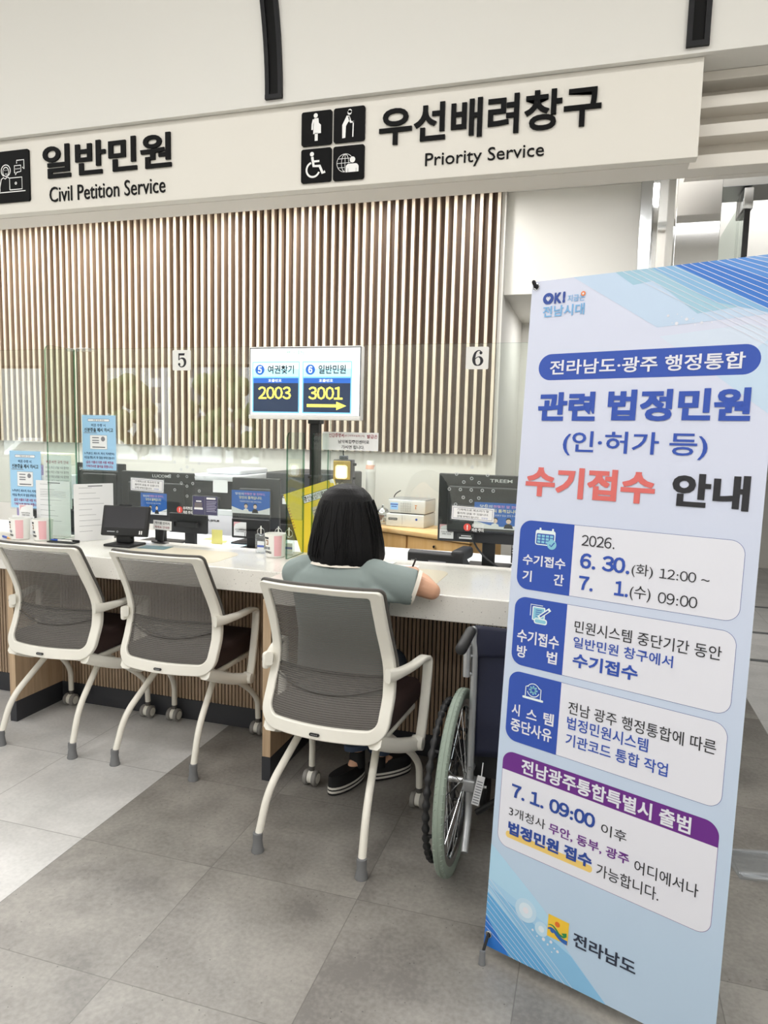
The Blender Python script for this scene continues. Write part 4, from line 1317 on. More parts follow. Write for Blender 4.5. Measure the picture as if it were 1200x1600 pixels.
# ------------------------------------------------------------------ wheelchair
WX, WY, WR_ = -.380, 2.172, .293
t = thing('wheelchair', 'folded-handle navy wheelchair parked between the counter and the banner', 'wheelchair', (-.13, 2.2, 0))
RX = .115
def wheel(x, s):
    """s = -1: outer side towards -X"""
    wh = MB(); wh.lathe([(.236, -.010), (.262, -.012), (.264, -.006), (.258, 0), (.264, .006), (.262, .012), (.236, .010), (.234, 0)], (x, WY, WR_), M['chrome'], 'X', 56, caps=False)
    w = wh.build('wheel', t)
    b = MB(); b.lathe([(.258, -.012), (.270, -.0165), (.282, -.0165), (.290, -.011), (.293, 0), (.290, .011), (.282, .0165), (.270, .0165), (.258, .012)], (x, WY, WR_), M['tyre'], 'X', 72, caps=False)
    for k in range(84):
        a = 2 * PI * k / 84
        for q, da in ((-.0075, .012), (.0075, -.012)):
            c = np.array([x + q, WY + .2915 * math.cos(a), WR_ + .2915 * math.sin(a)])
            d = np.array([x + q * 1.9, WY + .287 * math.cos(a + da), WR_ + .287 * math.sin(a + da)])
            b.tube([c, d], .0016, M['tyre'], 4)
    b.torus((x, WY, WR_), .2925, .0016, M['tyre'], 'X', 72, 6)
    b.build('tire', w)
    b = MB(); b.lathe([(.012, -.035), (.022, -.033), (.022, -.028), (.012, -.024), (.012, .024), (.022, .028), (.022, .033), (.012, .035)], (x, WY, WR_), M['chrome'], 'X', 20)
    b.tube([(x, WY, WR_), (x - s * .075, WY, WR_)], .0075, M['chrome'], 10)
    b.build('hub', w)
    b = MB(); b.torus((x + s * .044, WY, WR_), .246, .0100, M['blackm'], 'X', 240, 10, wob=lambda i: 1 + .28 * math.sin(2 * PI * i * 42 / 240))
    for k in range(6):
        a = 2 * PI * k / 6 + .3
        b.tube([(x + s * .010, WY + .240 * math.cos(a), WR_ + .240 * math.sin(a)), (x + s * .044, WY + .246 * math.cos(a), WR_ + .246 * math.sin(a))], .006, M['blackm'], 8)
    b.build('hand_rim', w)
    for k in range(32):
        a0 = 2 * PI * k / 32; a1 = a0 + (.9 if k % 4 < 2 else -.9); q = .030 if k % 2 else -.030
        b = MB(); b.tube([(x + q, WY + .019 * math.cos(a1), WR_ + .019 * math.sin(a1)), (x, WY + .242 * math.cos(a0), WR_ + .242 * math.sin(a0))], .0013, M['chrome'], 5)
        b.build('spoke', w)
for q in (WX, RX): wheel(q, -1 if q == WX else 1)
for s, x in ((-1, WX + .048), (1, RX - .048)):
    b = MB()
    b.tube(bend([(x - s * .004, 2.065, .112), (x, 2.150, .195), (x, 2.150, .70), (x + s * .004, 2.155, .800)], .05, 8), .0115, M['tubegrey'], 14)
    b.tube(bend([(x + s * .004, 2.155, .780), (x + s * .005, 2.150, .806), (x + s * .009, 2.10, .806)], .025, 6), .0115, M['tubegrey'], 14)
    b.tube([(x + s * .022, 2.135, .655), (x + s * .022, 2.135, .755)], .0115, M['tubegrey'], 14)
    b.tube([(x + s * .022, 2.135, .7552), (x + s * .022, 2.135, .7556)], .0095, M['blackm'], 14)
    b.tube([(x + s * .026, 2.135, .72), (x - s * .004, 2.150, .72)], .006, M['tubegrey'], 8).tube([(x + s * .026, 2.135, .662), (x - s * .004, 2.150, .662)], .006, M['tubegrey'], 8)
    b.rbox(x - .020, x + .020, 2.130, 2.175, .275, .315, M['tubegrey'], .006)
    b.lathe([(.010, -.012), (.010, .012)], (x - s * .032, 2.150, .293), M['chrome'], 'X', 6)
    b.lathe([(.005, -.016), (.005, .012)], (x - s * .042, 2.150, .293), M['chrome'], 'X', 10)
    b.lathe([(.006, -.003), (.006, .003)], (x, 2.136, .355), M['chrome'], 'Y', 10)
    # side frame rails
    b.tube(bend([(x, 2.150, .335), (x, 2.56, .335), (x, 2.62, .10)], .05, 6), .010, M['tubegrey'], 12)
    b.tube([(x, 2.150, .49), (x, 2.52, .49)], .010, M['tubegrey'], 12)
    b.tube(bend([(x, 2.52, .335), (x, 2.52, .58), (x, 2.17, .58)], .05, 6), .010, M['tubegrey'], 12)
    b.build('frame', t)
    MB().rbox(x - .018, x + .018, 2.19, 2.45, .585, .615, M['blackm'], .008).build('armrest', t)
    MB().limb([(x + s * .010, 2.115, .806), (x + s * .022, 2.025, .775)], [.0165, .0180], M['blackm'], 16).build('push_handle', t)
    b = MB(); b.lathe([(.03, -.012), (.062, -.012), (.068, 0), (.062, .012), (.03, .012)], (x, 2.55, .068), M['blackm'], 'X', 24)
    b.tube([(x, 2.55, .068), (x, 2.56, .17)], .008, M['tubegrey'], 8)
    b.build('front_caster', t)
    MB().rbox(x - s * .15 if s > 0 else x + .02, x - .02 if s > 0 else x + .15, 2.64, 2.78, .10, .115, M['blackm'], .004).build('footrest', t)
x0, x1 = WX + .052, RX - .052
b = MB(); vv, ff = [], []
nz, nx = 16, 24
for i in range(nz + 1):
    z = .385 + (.805 - .385) * i / nz
    for k in range(nx + 1):
        u = k / nx; x = x0 + (x1 - x0) * u
        y = 2.160 + .035 * math.sin(PI * u) * (.5 + .5 * i / nz) + .003 * math.sin(9 * u + i * .7)
        vv.append((x, y, z))
for i in range(nz):
    for k in range(nx):
        q = i * (nx + 1) + k
        ff.append((q, q + 1, q + nx + 2, q + nx + 1))
b.add(vv, ff, M['navy'])
bk = b.build('back_canvas', t, smooth=180)
md = bk.modifiers.new('thickness', 'SOLIDIFY'); md.thickness = .006
b = MB(); vv, ff = [], []
for i in range(9):
    z = .715 + .103 * i / 8
    for k in range(nx + 1):
        u = k / nx; x = x0 - .004 + (x1 - x0 + .008) * u
        y = 2.146 + .036 * math.sin(PI * u) + .004 * math.sin(7 * u + 2 * i / 8) - .006 * math.sin(PI * i / 8)
        vv.append((x, y, z - .010 * math.sin(PI * u) * i / 8))
for i in range(8):
    for k in range(nx):
        q = i * (nx + 1) + k
        ff.append((q, q + 1, q + nx + 2, q + nx + 1))
b.add(vv, ff, M['navy'])
fl_ = b.build('back_flap', bk, smooth=180)
md = fl_.modifiers.new('thickness', 'SOLIDIFY'); md.thickness = .008
MB().rbox(x0, x1, 2.17, 2.54, .455, .490, M['navy'], .012).build('seat', t)
b = MB(); b.tube([(x0, 2.30, .12), (x1, 2.30, .44)], .011, M['blackm'], 10).tube([(x1, 2.33, .12), (x0, 2.33, .44)], .011, M['blackm'], 10)
b.box(x0, x1, 2.20, 2.23, .30, .40, M['blackm'])
b.build('cross_brace', t)
b = MB(Matrix.Translation((-.293, 2.115, .33)) @ Matrix.Rotation(.18, 4, 'Y')); b.rbox(-.012, .012, -.001, .001, -.085, .015, M['paper'], .0008, 1)
for q in range(9): b.box(-.009, .009, -.0014, -.001, -.078 + q * .009, -.075 + q * .009, M['inkgrey'])
b.tube([(0, 0, .012), (-.006, .02, .05)], .0015, M['paper'], 6)
b.build('label_tag', t)

# ------------------------------------------------------------------ banner stand
TL = Vector((-.181, 1.900, 1.806)); BU = Vector((.9426, -.3338, 0)); BD = (Vector((-.2115, 1.785, .03)) - TL).normalized()
BD = (BD - BU * BD.dot(BU)).normalized()
BN = BU.cross(-BD)
TB = Matrix(((BU.x, -BD.x, BN.x, TL.x), (BU.y, -BD.y, BN.y, TL.y), (BU.z, -BD.z, BN.z, TL.z), (0, 0, 0, 1)))
BW, BH = .577, 1.777
t = thing('banner_stand', 'tall blue and white printed banner on a folding stand at the right', 'banner stand', (.06, 1.70, 0))
class Print(MB):
    """s right, t down on the sheet; slight sag of the printed rows towards the lower right"""
    def add(s, verts, faces, m):
        out = []
        for p in verts:
            k = .04 * min(1, max(0, (-p[1] - .8) / .5)) * min(1, max(0, (1.78 + p[1]) / .15))
            out.append((p[0], p[1] - k * (p[0] - .288), p[2]))
        return MB.add(s, out, faces, m)
    def R(s, a, b, c, d, z, m, r=0, corners=(1, 1, 1, 1)):
        if r: s.rrect(a, -d, c, -b, r, z, m, corners)
        else: s.rect(a, -d, c, -b, z, m)
    def P(s, pts, z, m): s.flat([(p[0], -p[1]) for p in pts], z, m)
    def Tx(s, body, a, b, c, d, m, bold=.0, z=.0016, res=3): s.text(body, a, -d, c, -b, z, m, bold, 0, res)
def pm(n, c): return mat('print_' + n, c, .42)
pnavy, pblue, pblk, ppur, pyel, pcor, pw = pm('navy', '2a4a9e'), pm('blue', '2f52b2'), pm('black', '26262c'), pm('purple', '6c2a8a'), pm('yellow', 'f2d077'), pm('coral', 'e0706c'), pm('white', 'e8e9f2')
pline = pm('line', '5566a8')
sheetm = bpy.data.materials.new('banner_sheet'); sheetm.use_nodes = True
nt = sheetm.node_tree; bs = nt.nodes['Principled BSDF']; bs.inputs['Roughness'].default_value = .42
tcn = nt.nodes.new('ShaderNodeTexCoord'); spn = nt.nodes.new('ShaderNodeSeparateXYZ'); crn = nt.nodes.new('ShaderNodeValToRGB')
nt.links.new(tcn.outputs['Generated'], spn.inputs[0]); nt.links.new(spn.outputs['Z'], crn.inputs[0]); nt.links.new(crn.outputs[0], bs.inputs['Base Color'])
crn.color_ramp.elements[0].color, crn.color_ramp.elements[1].color = lin('bed4ea'), lin('d9def1')
crn.color_ramp.elements[0].position, crn.color_ramp.elements[1].position = .1, .75
b = Print(TB)
b.box(0, BW, -BH, 0, -.0008, 0, sheetm)
# upper right artwork
b.P([(.11, 0), (.323, .139), (BW, .125), (BW, 0)], .0003, pm('pale', 'c6daf1'))
b.P([(.215, 0), (.26, .035), (.305, .030), (.345, .06), (.409, .114), (BW, .098), (BW, 0)], .0005, pm('teal', 'a5cce0'))
b.P([(.30, .0), (.44, .09), (BW, .13), (BW, 0)], .0006, pm('sky', '8dbce2'))
b.P([(.352, 0), (.547, .112), (BW, .13), (BW, 0)], .0007, pm('deep', '3c7bd2'))
b.P([(.425, 0), (BW, .062), (BW, 0)], .0008, pm('mid', '5a93dd'))
b.P([(.50, 0), (BW, .032), (BW, 0)], .0009, pm('mid2', '79a8e4'))
for k in range(16):
    s0 = .232 + .019 * k
    b.line([(s0, 0), (BW, -(.205 - .0125 * k))], .0011, .0011, pw)
b.P([(BW, .165), (.46, .255), (BW, .345)], .0003, pm('pale2', 'c9def2'))
b.P([(.33, .16), (.46, .255), (BW, .165), (.52, .145)], .0002, pm('pale3', 'd6e2f3'))
for (s0, t0, r) in ((.346, .114, .0030), (.366, .133, .0038), (.387, .125, .0036), (.401, .125, .0014), (.406, .139, .0016), (.420, .135, .0030), (.441, .136, .0018), (.366, .112, .0012), (.376, .119, .0012), (.356, .131, .0012)):
    b.disc(s0, -t0, r, .0012, pw, n=14)
# lower left artwork
b.P([(0, 1.505), (.335, BH), (0, BH)], .0003, pm('l1', 'a9d3f0'))
b.P([(0, 1.505), (.16, 1.615), (.20, 1.66), (0, 1.60)], .0004, pm('l2', 'b4dbf3'))
b.P([(0, 1.62), (.24, 1.70), (.335, BH), (.20, BH)], .0005, pm('l3', '8cc2e8'))
b.P([(0, 1.64), (.10, 1.70), (.21, BH), (0, BH)], .0006, pm('l4', '67aee2'))
b.P([(0, 1.70), (.075, BH), (0, BH)], .0008, pm('l5', '2f78d0'))
for k in range(9): b.line([(0, -(1.60 + .016 * k)), (.25 - .020 * k, -BH)], .0011, .0011, pw)
b.disc(.112, -1.640, .030, .0009, pm('g1', 'c4e0f4')); b.disc(.112, -1.640, .019, .0011, pm('g2', 'dcecf8')); b.disc(.112, -1.640, .008, .0012, pw)
b.disc(.158, -1.668, .018, .0009, pm('g3', 'c2e0f4')); b.disc(.158, -1.668, .008, .0011, pm('g4', 'e0eef8'))
for (s0, t0, r) in ((.135, 1.680, .003), (.148, 1.690, .002), (.166, 1.690, .0045), (.178, 1.698, .0026), (.186, 1.688, .004), (.196, 1.700, .0022), (.205, 1.704, .0036), (.190, 1.712, .0018)):
    b.disc(s0, -t0, r, .0012, pw, n=14)
# slogan
b.disc(.0475, -.047, .0145, .0012, pnavy); b.line([(.0475, -.053), (.0425, -.047), (.0425, -.044), (.045, -.0425), (.0475, -.045), (.050, -.0425), (.0525, -.044), (.0525, -.047), (.0475, -.053)], .002, .0014, pw); b.P([(.0475, .054), (.042, .0465), (.0475, .044), (.053, .0465)], .0014, pw)
b.Tx('K', .064, .034, .083, .061, pnavy, .04); b.Tx('!', .086, .033, .093, .061, pnavy, .05)
plb, por = pm('lightblue', '7db4e2'), pm('orange', 'ef8a52')
b.Tx('지금은', .099, .043, .144, .060, plb, .012); b.disc(.139, -.043, .006, .0018, por, n=18); b.disc(.139, -.043, .0025, .002, pw, n=12)
b.Tx('전남시대', .035, .066, .145, .094, plb, .022)
# headings
b.R(.035, .188, .546, .254, .0004, pblue, .033)
b.Tx('전라남도·광주 행정통합', .066, .204, .516, .241, pw, .018)
b.Tx('관련', .042, .285, .192, .357, pblue, .036); b.Tx('법정민원', .222, .282, .535, .356, pblue, .036)
b.Tx('(인·허가 등)', .116, .382, .455, .443, pblue, .014)
b.Tx('수기접수', .023, .474, .349, .551, pcor, .036); b.Tx('안내', .387, .474, .548, .551, pblk, .036)
# three framed boxes
for (s0, t0, s1, t1, sp) in ((.017, .615, .550, .795, .1625), (.018, .816, .549, 1.000, .160), (.017, 1.018, .548, 1.208, .1605)):
    b.R(s0, t0, s1, t1, .0003, pline, .031); b.R(s0 + .001, t0 + .001, s1 - .001, t1 - .001, .0005, pw, .030)
    b.R(s0, t0, sp, t1, .0007, pblue, .031, (0, 1, 1, 0))
pi_, pic = pm('icon_white', 'eaf6f6'), pm('icon_teal', '8ccbe0')
def seg(pts, w, m, z=.0014): b.line([(p[0], -p[1]) for p in pts], w, z, m)
# calendar icon
b.R(.061, .637, .115, .676, .0010, pi_, .006); b.R(.064, .646, .112, .673, .0012, pblue, .003)
for i in range(4):
    for k in range(3): b.R(.067 + i * .0112, .649 + k * .0078, .0755 + i * .0112, .6548 + k * .0078, .0014, pic)
for q in (.071, .105): b.R(q, .631, q + .005, .642, .0016, pi_, .002)
b.disc(.107, -.672, .0125, .0016, pic); seg([(.101, .672), (.1055, .677), (.114, .666)], .0028, pblue, .0018)
# note and pencil icon
seg([(.063, .862), (.063, .832), (.096, .832)], .002, pi_); b.R(.068, .836, .103, .873, .0010, pi_, .003); b.R(.071, .839, .100, .870, .0012, pic)
for q in range(4): b.R(.077, .844 + q * .0055, .094, .8458 + q * .0055, .0014, pblue)
b.R(.074, .866, .110, .881, .0014, pi_, .006); b.R(.077, .869, .107, .878, .0016, pic, .004)
seg([(.086, .864), (.116, .838)], .0095, pi_, .0018); seg([(.090, .861), (.112, .842)], .004, pblue, .002)
# laptop and gear icon
seg([(.064, .1, ), (.064, .1)], .001, pblue) if False else None
seg([(.066, 1.078), (.066, 1.052), (.074, 1.048)], .0022, pi_); seg([(.108, 1.078), (.108, 1.052), (.100, 1.048)], .0022, pi_)
b.R(.058, 1.078, .116, 1.084, .0012, pi_, .0025)
b.ring(.087, -1.058, .016, .0182, .0012, pi_, 20, 160); b.ring(.087, -1.058, .016, .0182, .0012, pi_, 200, 340)
b.disc(.087, -1.058, .0085, .0013, pic)
for k in range(8):
    a = PI * k / 4; seg([(.087, 1.058), (.087 + .012 * math.cos(a), 1.058 + .012 * math.sin(a))], .0042, pic, .0013)
b.disc(.087, -1.058, .0042, .0016, pblue)
for (w, a, c_, t0, t1, k) in (('수기접수', .031, .147, .703, .731, 1), ('수기접수', .031, .146, .903, .938, 1), ('중단사유', .031, .146, 1.146, 1.181, 1)):
    b.Tx(w, a, t0, c_, t1, pw, .024)
b.Tx('기', .033, .745, .059, .774, pw, .024); b.Tx('간', .119, .744, .146, .773, pw, .024)
b.Tx('방', .033, .946, .061, .979, pw, .024); b.Tx('법', .116, .945, .144, .977, pw, .024)
b.Tx('시', .031, 1.106, .054, 1.138, pw, .024); b.Tx('스', .073, 1.110, .102, 1.136, pw, .024); b.Tx('템', .120, 1.106, .148, 1.138, pw, .024)
b.Tx('2026.', .184, .638, .266, .665, pblk, .002)
b.Tx('6. 30.', .184, .683, .306, .721, pblue, .028); b.Tx('(화)', .311, .693, .360, .725, pblk, .0); b.Tx('12:00 ~', .375, .697, .483, .720, pblk, .0)
b.Tx('7.', .185, .740, .221, .775, pblue, .028); b.Tx('1.', .274, .740, .307, .776, pblue, .028); b.Tx('(수)', .311, .745, .359, .781, pblk, .0); b.Tx('09:00', .376, .752, .462, .778, pblk, .0)
b.Tx('민원시스템 중단기간 동안', .183, .853, .521, .884, pblk, .003); b.Tx('일반민원 창구에서', .183, .894, .421, .922, pblue, .012); b.Tx('수기접수', .185, .935, .345, .971, pblue, .028)
b.Tx('전남 광주 행정통합에 따른', .183, 1.060, .527, 1.092, pblk, .003); b.Tx('법정민원시스템', .183, 1.099, .382, 1.131, pblue, .012); b.Tx('기관코드 통합 작업', .183, 1.142, .430, 1.174, pblue, .012)
# purple box
b.R(.016, 1.239, .549, 1.498, .0003, pm('line2', '7a5a9c'), .031); b.R(.017, 1.240, .548, 1.497, .0005, pw, .030)
b.R(.016, 1.239, .549, 1.292, .0007, ppur, .031, (1, 1, 0, 0))
b.Tx('전남광주통합특별시 출범', .070, 1.246, .490, 1.286, pw, .026)
b.Tx('7. 1. 09:00', .048, 1.322, .273, 1.358, pnavy, .030); b.Tx('이후', .289, 1.335, .351, 1.363, pblk, .002)
b.Tx('3개청사', .045, 1.384, .147, 1.410, pblk, .0); b.Tx('무안, 동부, 광주', .157, 1.386, .361, 1.414, ppur, .018); b.Tx('어디에서나', .374, 1.391, .517, 1.422, pblk, .002)
b.R(.040, 1.452, .275, 1.470, .0007, pyel, .008); b.Tx('법정민원 접수', .046, 1.424, .273, 1.459, pnavy, .035, .0018); b.Tx('가능합니다.', .286, 1.437, .434, 1.469, pblk, .002)
# emblem and name
EX = lambda u: .174 + .055 * u
EY = lambda v: -1.676 + .056 * v
b.rect(EX(0), EY(0), EX(1), EY(1), .0010, pm('emblem_yellow', 'f4c93f'))
b.disc(EX(.46), EY(.70), .0068, .0013, pm('emblem_orange', 'e2722f'))
eg, eb = pm('emblem_green', '2c8a52'), pm('emblem_blue', '2b62b0')
for (m, P, Wd) in ((eb, [(.02, .34), (.18, .40), (.34, .34), (.52, .20), (.74, .10), (.98, .08)], [.003, .006, .008, .009, .010, .011]), (eg, [(.02, .52), (.22, .56), (.40, .46), (.58, .30), (.78, .27), (.92, .36)], [.001, .003, .0045, .005, .005, .003])):
    C = catmull([(p[0], p[1], w) for p, w in zip(P, Wd)], 6)
    b.line([(EX(c[0]), EY(c[1])) for c in C], [c[2] for c in C], .0014, m)
b.P([(EX(.68), -EY(.40)), (EX(.92), -EY(.50)), (EX(.94), -EY(.34)), (EX(.78), -EY(.32))], .0015, eg); b.disc(EX(.24), EY(.32), .0055, .0015, eb)
b.Tx('전라남도', .242, 1.634, .397, 1.670, pm('name', '2c3346'), .022)
b.build('banner_sheet', t, smooth=0)
for (s0, t0, k) in ((.012, .014, 0), (BW - .012, .014, 1), (.012, BH - .034, 2), (BW - .012, BH - .034, 3)):
    b = MB(TB); b.ring(s0, -t0, .0045, .0095, .0014, M['chrome'], n=24); b.disc(s0, -t0, .0046, .0012, M['blackm'], n=18)
    b.T = TB @ Matrix.Translation((s0, -t0, .0012)); b.torus((0, 0, 0), .0075, .0018, M['chrome'], 'Z', 24, 8)
    b.build('grommet', t)
def W3(s_, t_, z_): return np.array((TB @ Vector((s_, -t_, z_)))[:])
hub = W3(BW / 2, .95, -.055)
MB().limb([hub + np.array([0, 0, -.04]), hub + np.array([0, 0, .04])], [.018, .018], M['blackm'], 14).build('hub', t)
for (s0, t0, top) in ((.012, .014, 1), (BW - .012, .014, 1), (.012, BH - .034, 0), (BW - .012, BH - .034, 0)):
    e = W3(s0, t0, .004)
    if top: P = [hub, W3(s0 + (.02 if s0 < .3 else -.02), t0 + .06, -.03), W3(s0, t0 + .004, -.006), e, W3(s0 - .003, t0 - .010, .012)]
    else:
        ft = W3(s0 - .004, t0 + .010, .022); g = ft + np.array([0.0, -.012, 0]); g[2] = .008
        P = [hub, W3(s0 + (.02 if s0 < .3 else -.02), t0 - .06, -.03), W3(s0, t0 - .004, -.006), e, g + np.array([0, 0.004, .018])]
    p = MB().tube(P, .0042, M['blackm'], 8).build('pole', t)
    if not top: MB().tube([g + np.array([0, .005, .028]), g + np.array([0, 0, -.008])], [.0075, .0095], M['rubber'], 14).build('foot', p)
    else: MB().limb([P[-2], P[-1]], [.005, .005], M['blackm'], 10).build('tip', p)
p = MB().tube([hub, (hub[0] + .14, hub[1] + .42, .01)], .006, M['blackm'], 8).build('pole', t)

# ------------------------------------------------------------------ steel portal, glass door and floor sheet on the right
t = thing('steel_portal', 'polished steel door portal behind the top of the banner', 'door frame', (.35, 3.3, 0))
MB().box(.262, .430, 3.20, 3.26, 0, 2.64, M['mirror']).build('post', t, bevel=.002)
MB().box(.256, .262, 3.22, 5.09, 0, 2.95, M['mirror']).build('side_panel', t)
MB().box(.19, .262, 4.98, 5.09, 0, 3.09, M['steel']).build('jamb', t)
MB().box(.236, .256, 3.9, 3.94, 0, 2.95, M['mirror']).box(.236, .256, 4.5, 4.54, 0, 2.95, M['mirror']).build('mullion', t)
MB().box(.430, 1.6, 3.20, 3.40, 2.425, 2.64, M['steel']).build('transom', t, bevel=.002)
t = thing('glass_door', 'open glass door with black edge behind the top right of the banner', 'door', (.53, 3.25, 0))
b = MB(); b.box(.520, .532, 3.215, 4.15, .02, 2.40, M['divglass']); b.build('pane', t, smooth=0)
MB().box(.516, .536, 3.20, 3.216, .02, 2.36, M['blackm']).build('edge_seal', t)
MB().rbox(.508, .544, 3.195, 3.36, 2.335, 2.418, M['chrome'], .004).build('patch_fitting', t)
MB().rbox(.505, .547, 3.21, 3.34, .005, .06, M['chrome'], .004).build('floor_fitting', t)
b = MB(); 
for y in (4.97, 5.73, 6.67): b.box(.45, 4, y, y + .05, .0005, .003, mat('floor_strip_grey', '77797c', .4, .4))
struct(b.build('trim_6', smooth=0))
b = MB(Matrix.Translation((.60, 2.49, .001)) @ Matrix.Rotation(math.radians(12), 4, 'Z'))
b.rbox(-.10, .12, -.085, .085, 0, .006, M['acryl'], .002, 2); b.rbox(-.10, .12, .060, .075, .006, .016, M['acryl'], .003, 2); b.rbox(-.10, .12, -.075, -.060, .006, .016, M['acryl'], .003, 2)
b.text('FLOOR', -.08, -.03, -.02, .02, .0065, M['acryl'], .02) if False else None
tag(b.build('acrylic_tray'), 'clear acrylic tray lying on the floor right of the banner', 'tray')

# ------------------------------------------------------------------ monitors and posters behind the glass
def blue_poster(b, x0, z0, x1, z1, z):
    w, h = x1 - x0, z1 - z0
    X = lambda u: x0 + u * w
    Y = lambda v: z0 + v * h
    b.rect(x0, z0, x1, z1, z, PB); b.flat([(X(0), Y(0)), (X(1), Y(0)), (X(1), Y(.30))] + [(X(1 - k / 12), Y(.30 - .20 * math.sin(PI * k / 12))) for k in range(1, 12)] + [(X(0), Y(.30))], z + .0004, M['paper'])
    b.text('당신의', X(.10), Y(.80), X(.32), Y(.91), z + .0008, M['paper'], .02, res=1)
    b.text('친절한 말 한마디,', X(.34), Y(.80), X(.88), Y(.91), z + .0008, PK, .02, res=1)
    b.text('당신의 품격입니다.', X(.20), Y(.63), X(.80), Y(.76), z + .0008, PY, .02, res=1)
    b.text('직원에게 따뜻한 말을 전해 주세요', X(.22), Y(.49), X(.78), Y(.56), z + .0008, M['paper'], 0, res=1)
    for (u, c) in ((.38, M['paper']), (.62, M['dark'])):
        b.flat([(X(u - .085), Y(.04)), (X(u + .085), Y(.04)), (X(u + .06), Y(.18)), (X(u), Y(.23)), (X(u - .06), Y(.18))], z + .0008, c)
        b.disc(X(u), Y(.31), w * .045, z + .001, FC, ry=h * .085, n=18); b.disc(X(u), Y(.37), w * .048, z + .0008, M['blackm'], ry=h * .075, n=18)
PB, PK, PY, FC = mat('poster_blue', '2f6cc4', .5), mat('poster_pink', 'd9a0d8', .6), mat('poster_cream', 'f6eebc', .6), mat('poster_face', 'efd3bf', .6)
def pink_card(b, x0, z0, w, z):
    b.rect(x0, z0, x0 + w, z0 + w, z, M['paper']); b.flat([(x0, z0 + w), (x0, z0 + w * .6), (x0 + w * .12, z0 + w * .85), (x0 + w * .6, z0 + w)], z + .0003, CP)
    b.text('도민과 함께하는', x0 + w * .12, z0 + w * .42, x0 + w * .88, z0 + w * .52, z + .0006, M['ink'], .01, res=1)
    b.text('친절한 민원실', x0 + w * .18, z0 + w * .27, x0 + w * .82, z0 + w * .38, z + .0006, M['ink'], .01, res=1)
CP = mat('card_pink', 'eab7bd', .6)
def monitor(lab, x0, x1, z0, z1, y, logo=None, logobox=None, poster=None, card=None, stand=True, zb=.75, base=.13, m=None, group='monitors on the clerks desk'):
    cx = (x0 + x1) / 2
    t = thing('monitor', lab, 'monitor', (cx, y, zb), group)
    m = m or M['dark']
    MB().rbox(x0, x1, y, y + .022, z0, z1, m, .006).rbox(x0 + .05, x1 - .05, y - .018, y + .004, z0 + .05, z1 - .06, m, .012).build('housing', t)
    MB().box(x0 + .012, x1 - .012, y + .0218, y + .0235, z0 + .015, z1 - .012, M['screenoff']).build('screen', t, smooth=0)
    b = MB()
    k = 0
    while x0 + .09 + k * .0085 < x1 - .09 and k < 60:
        xx = x0 + .09 + k * .0085
        b.add([(xx, y - .0185, z1 - .105), (xx + .0035, y - .0185, z1 - .105), (xx + .007, y - .0185, z1 - .068), (xx + .0035, y - .0185, z1 - .068)], [(0, 1, 2, 3)], M['blackm']); k += 1
    b.build('vents', t, smooth=0)
    F_ = facing(0, y - .0186, 0)
    if logo:
        zz = -.0178 if logobox[3] > z1 - .06 else .0005
        MB(F_).text(logo, *logobox, zz, M['logo'], .012, 0, 2).build('lettering', t, smooth=0)
    if poster:
        b = MB(F_); blue_poster(b, *poster, .001); b.build('poster', t, smooth=0)
    if card:
        b = MB(facing(0, y - .0005 if card[1] < z0 + .05 else y - .0186, 0)); pink_card(b, *card, .001); b.build('sticker', t, smooth=0)
    if stand:
        MB().rbox(cx - .032, cx + .032, y + .02, y + .05, zb + .008, z0 + .10, M['blackm'], .006).build('neck', t)
        MB().rbox(cx - base, cx + base, y - .06, y + .13, zb, zb + .012, M['blackm'], .005).build('foot', t)
    return t
M['logo'] = mat('logo_silver', 'e8eaec', .4)
t6 = monitor('large black monitor back with blue poster under the number 6 plate', -.757, -.235, .877, 1.222, 3.5, 'TREEM', (-.498, 1.186, -.387, 1.202), (-.568, .955, -.29, 1.086), (-.745, .890, .072), base=.11)
b = MB(facing(0, 3.4812, 0)); b.rrect(-.65, .895, -.565, .925, .003, .001, M['dark2']); b.rect(-.64, .896, -.575, .905, .0015, M['paper']); b.rect(-.63, .910, -.58, .914, .0015, M['paper']); b.build('spec_label', t6, smooth=0)
MB().tube(catmull([(-.58, 3.49, .91), (-.54, 3.47, .85), (-.47, 3.42, .80), (-.38, 3.40, .757)], 6), .005, M['blackm'], 8).build('cable', t6)
monitor('dark monitor back with silver lettering behind the left notice on the glass', -2.654, -2.177, .862, 1.166, 3.5, 'LUCOMS', (-2.445, 1.134, -2.322, 1.151), (-2.512, .920, -2.338, 1.044), None)
monitor('small black monitor facing away, low beside the white copier front', -2.225, -1.992, .850, .958, 3.33, base=.06, m=M['blackm'])
monitor('dark monitor back partly hidden by the blue notice left of the number 5 plate', -3.02, -2.68, .90, 1.200, 3.56, 'SAMSUNG', (-3.0, 1.155, -2.90, 1.172))
monitor('big charcoal monitor back with a blue poster in the middle behind the counter', -2.053, -1.745, .845, 1.140, 3.72, None, None, (-2.045, .930, -1.797, 1.066), None, m=M['dark2'])
monitor('low black monitor with a pink card below the middle blue poster', -1.935, -1.705, .815, .925, 3.5, card=(-1.920, .828, .078), base=.07, m=M['blackm'])
monitor('wide black monitor seen over the two cups at the far left', -3.20, -2.62, .83, 1.00, 3.34, m=M['blackm'])
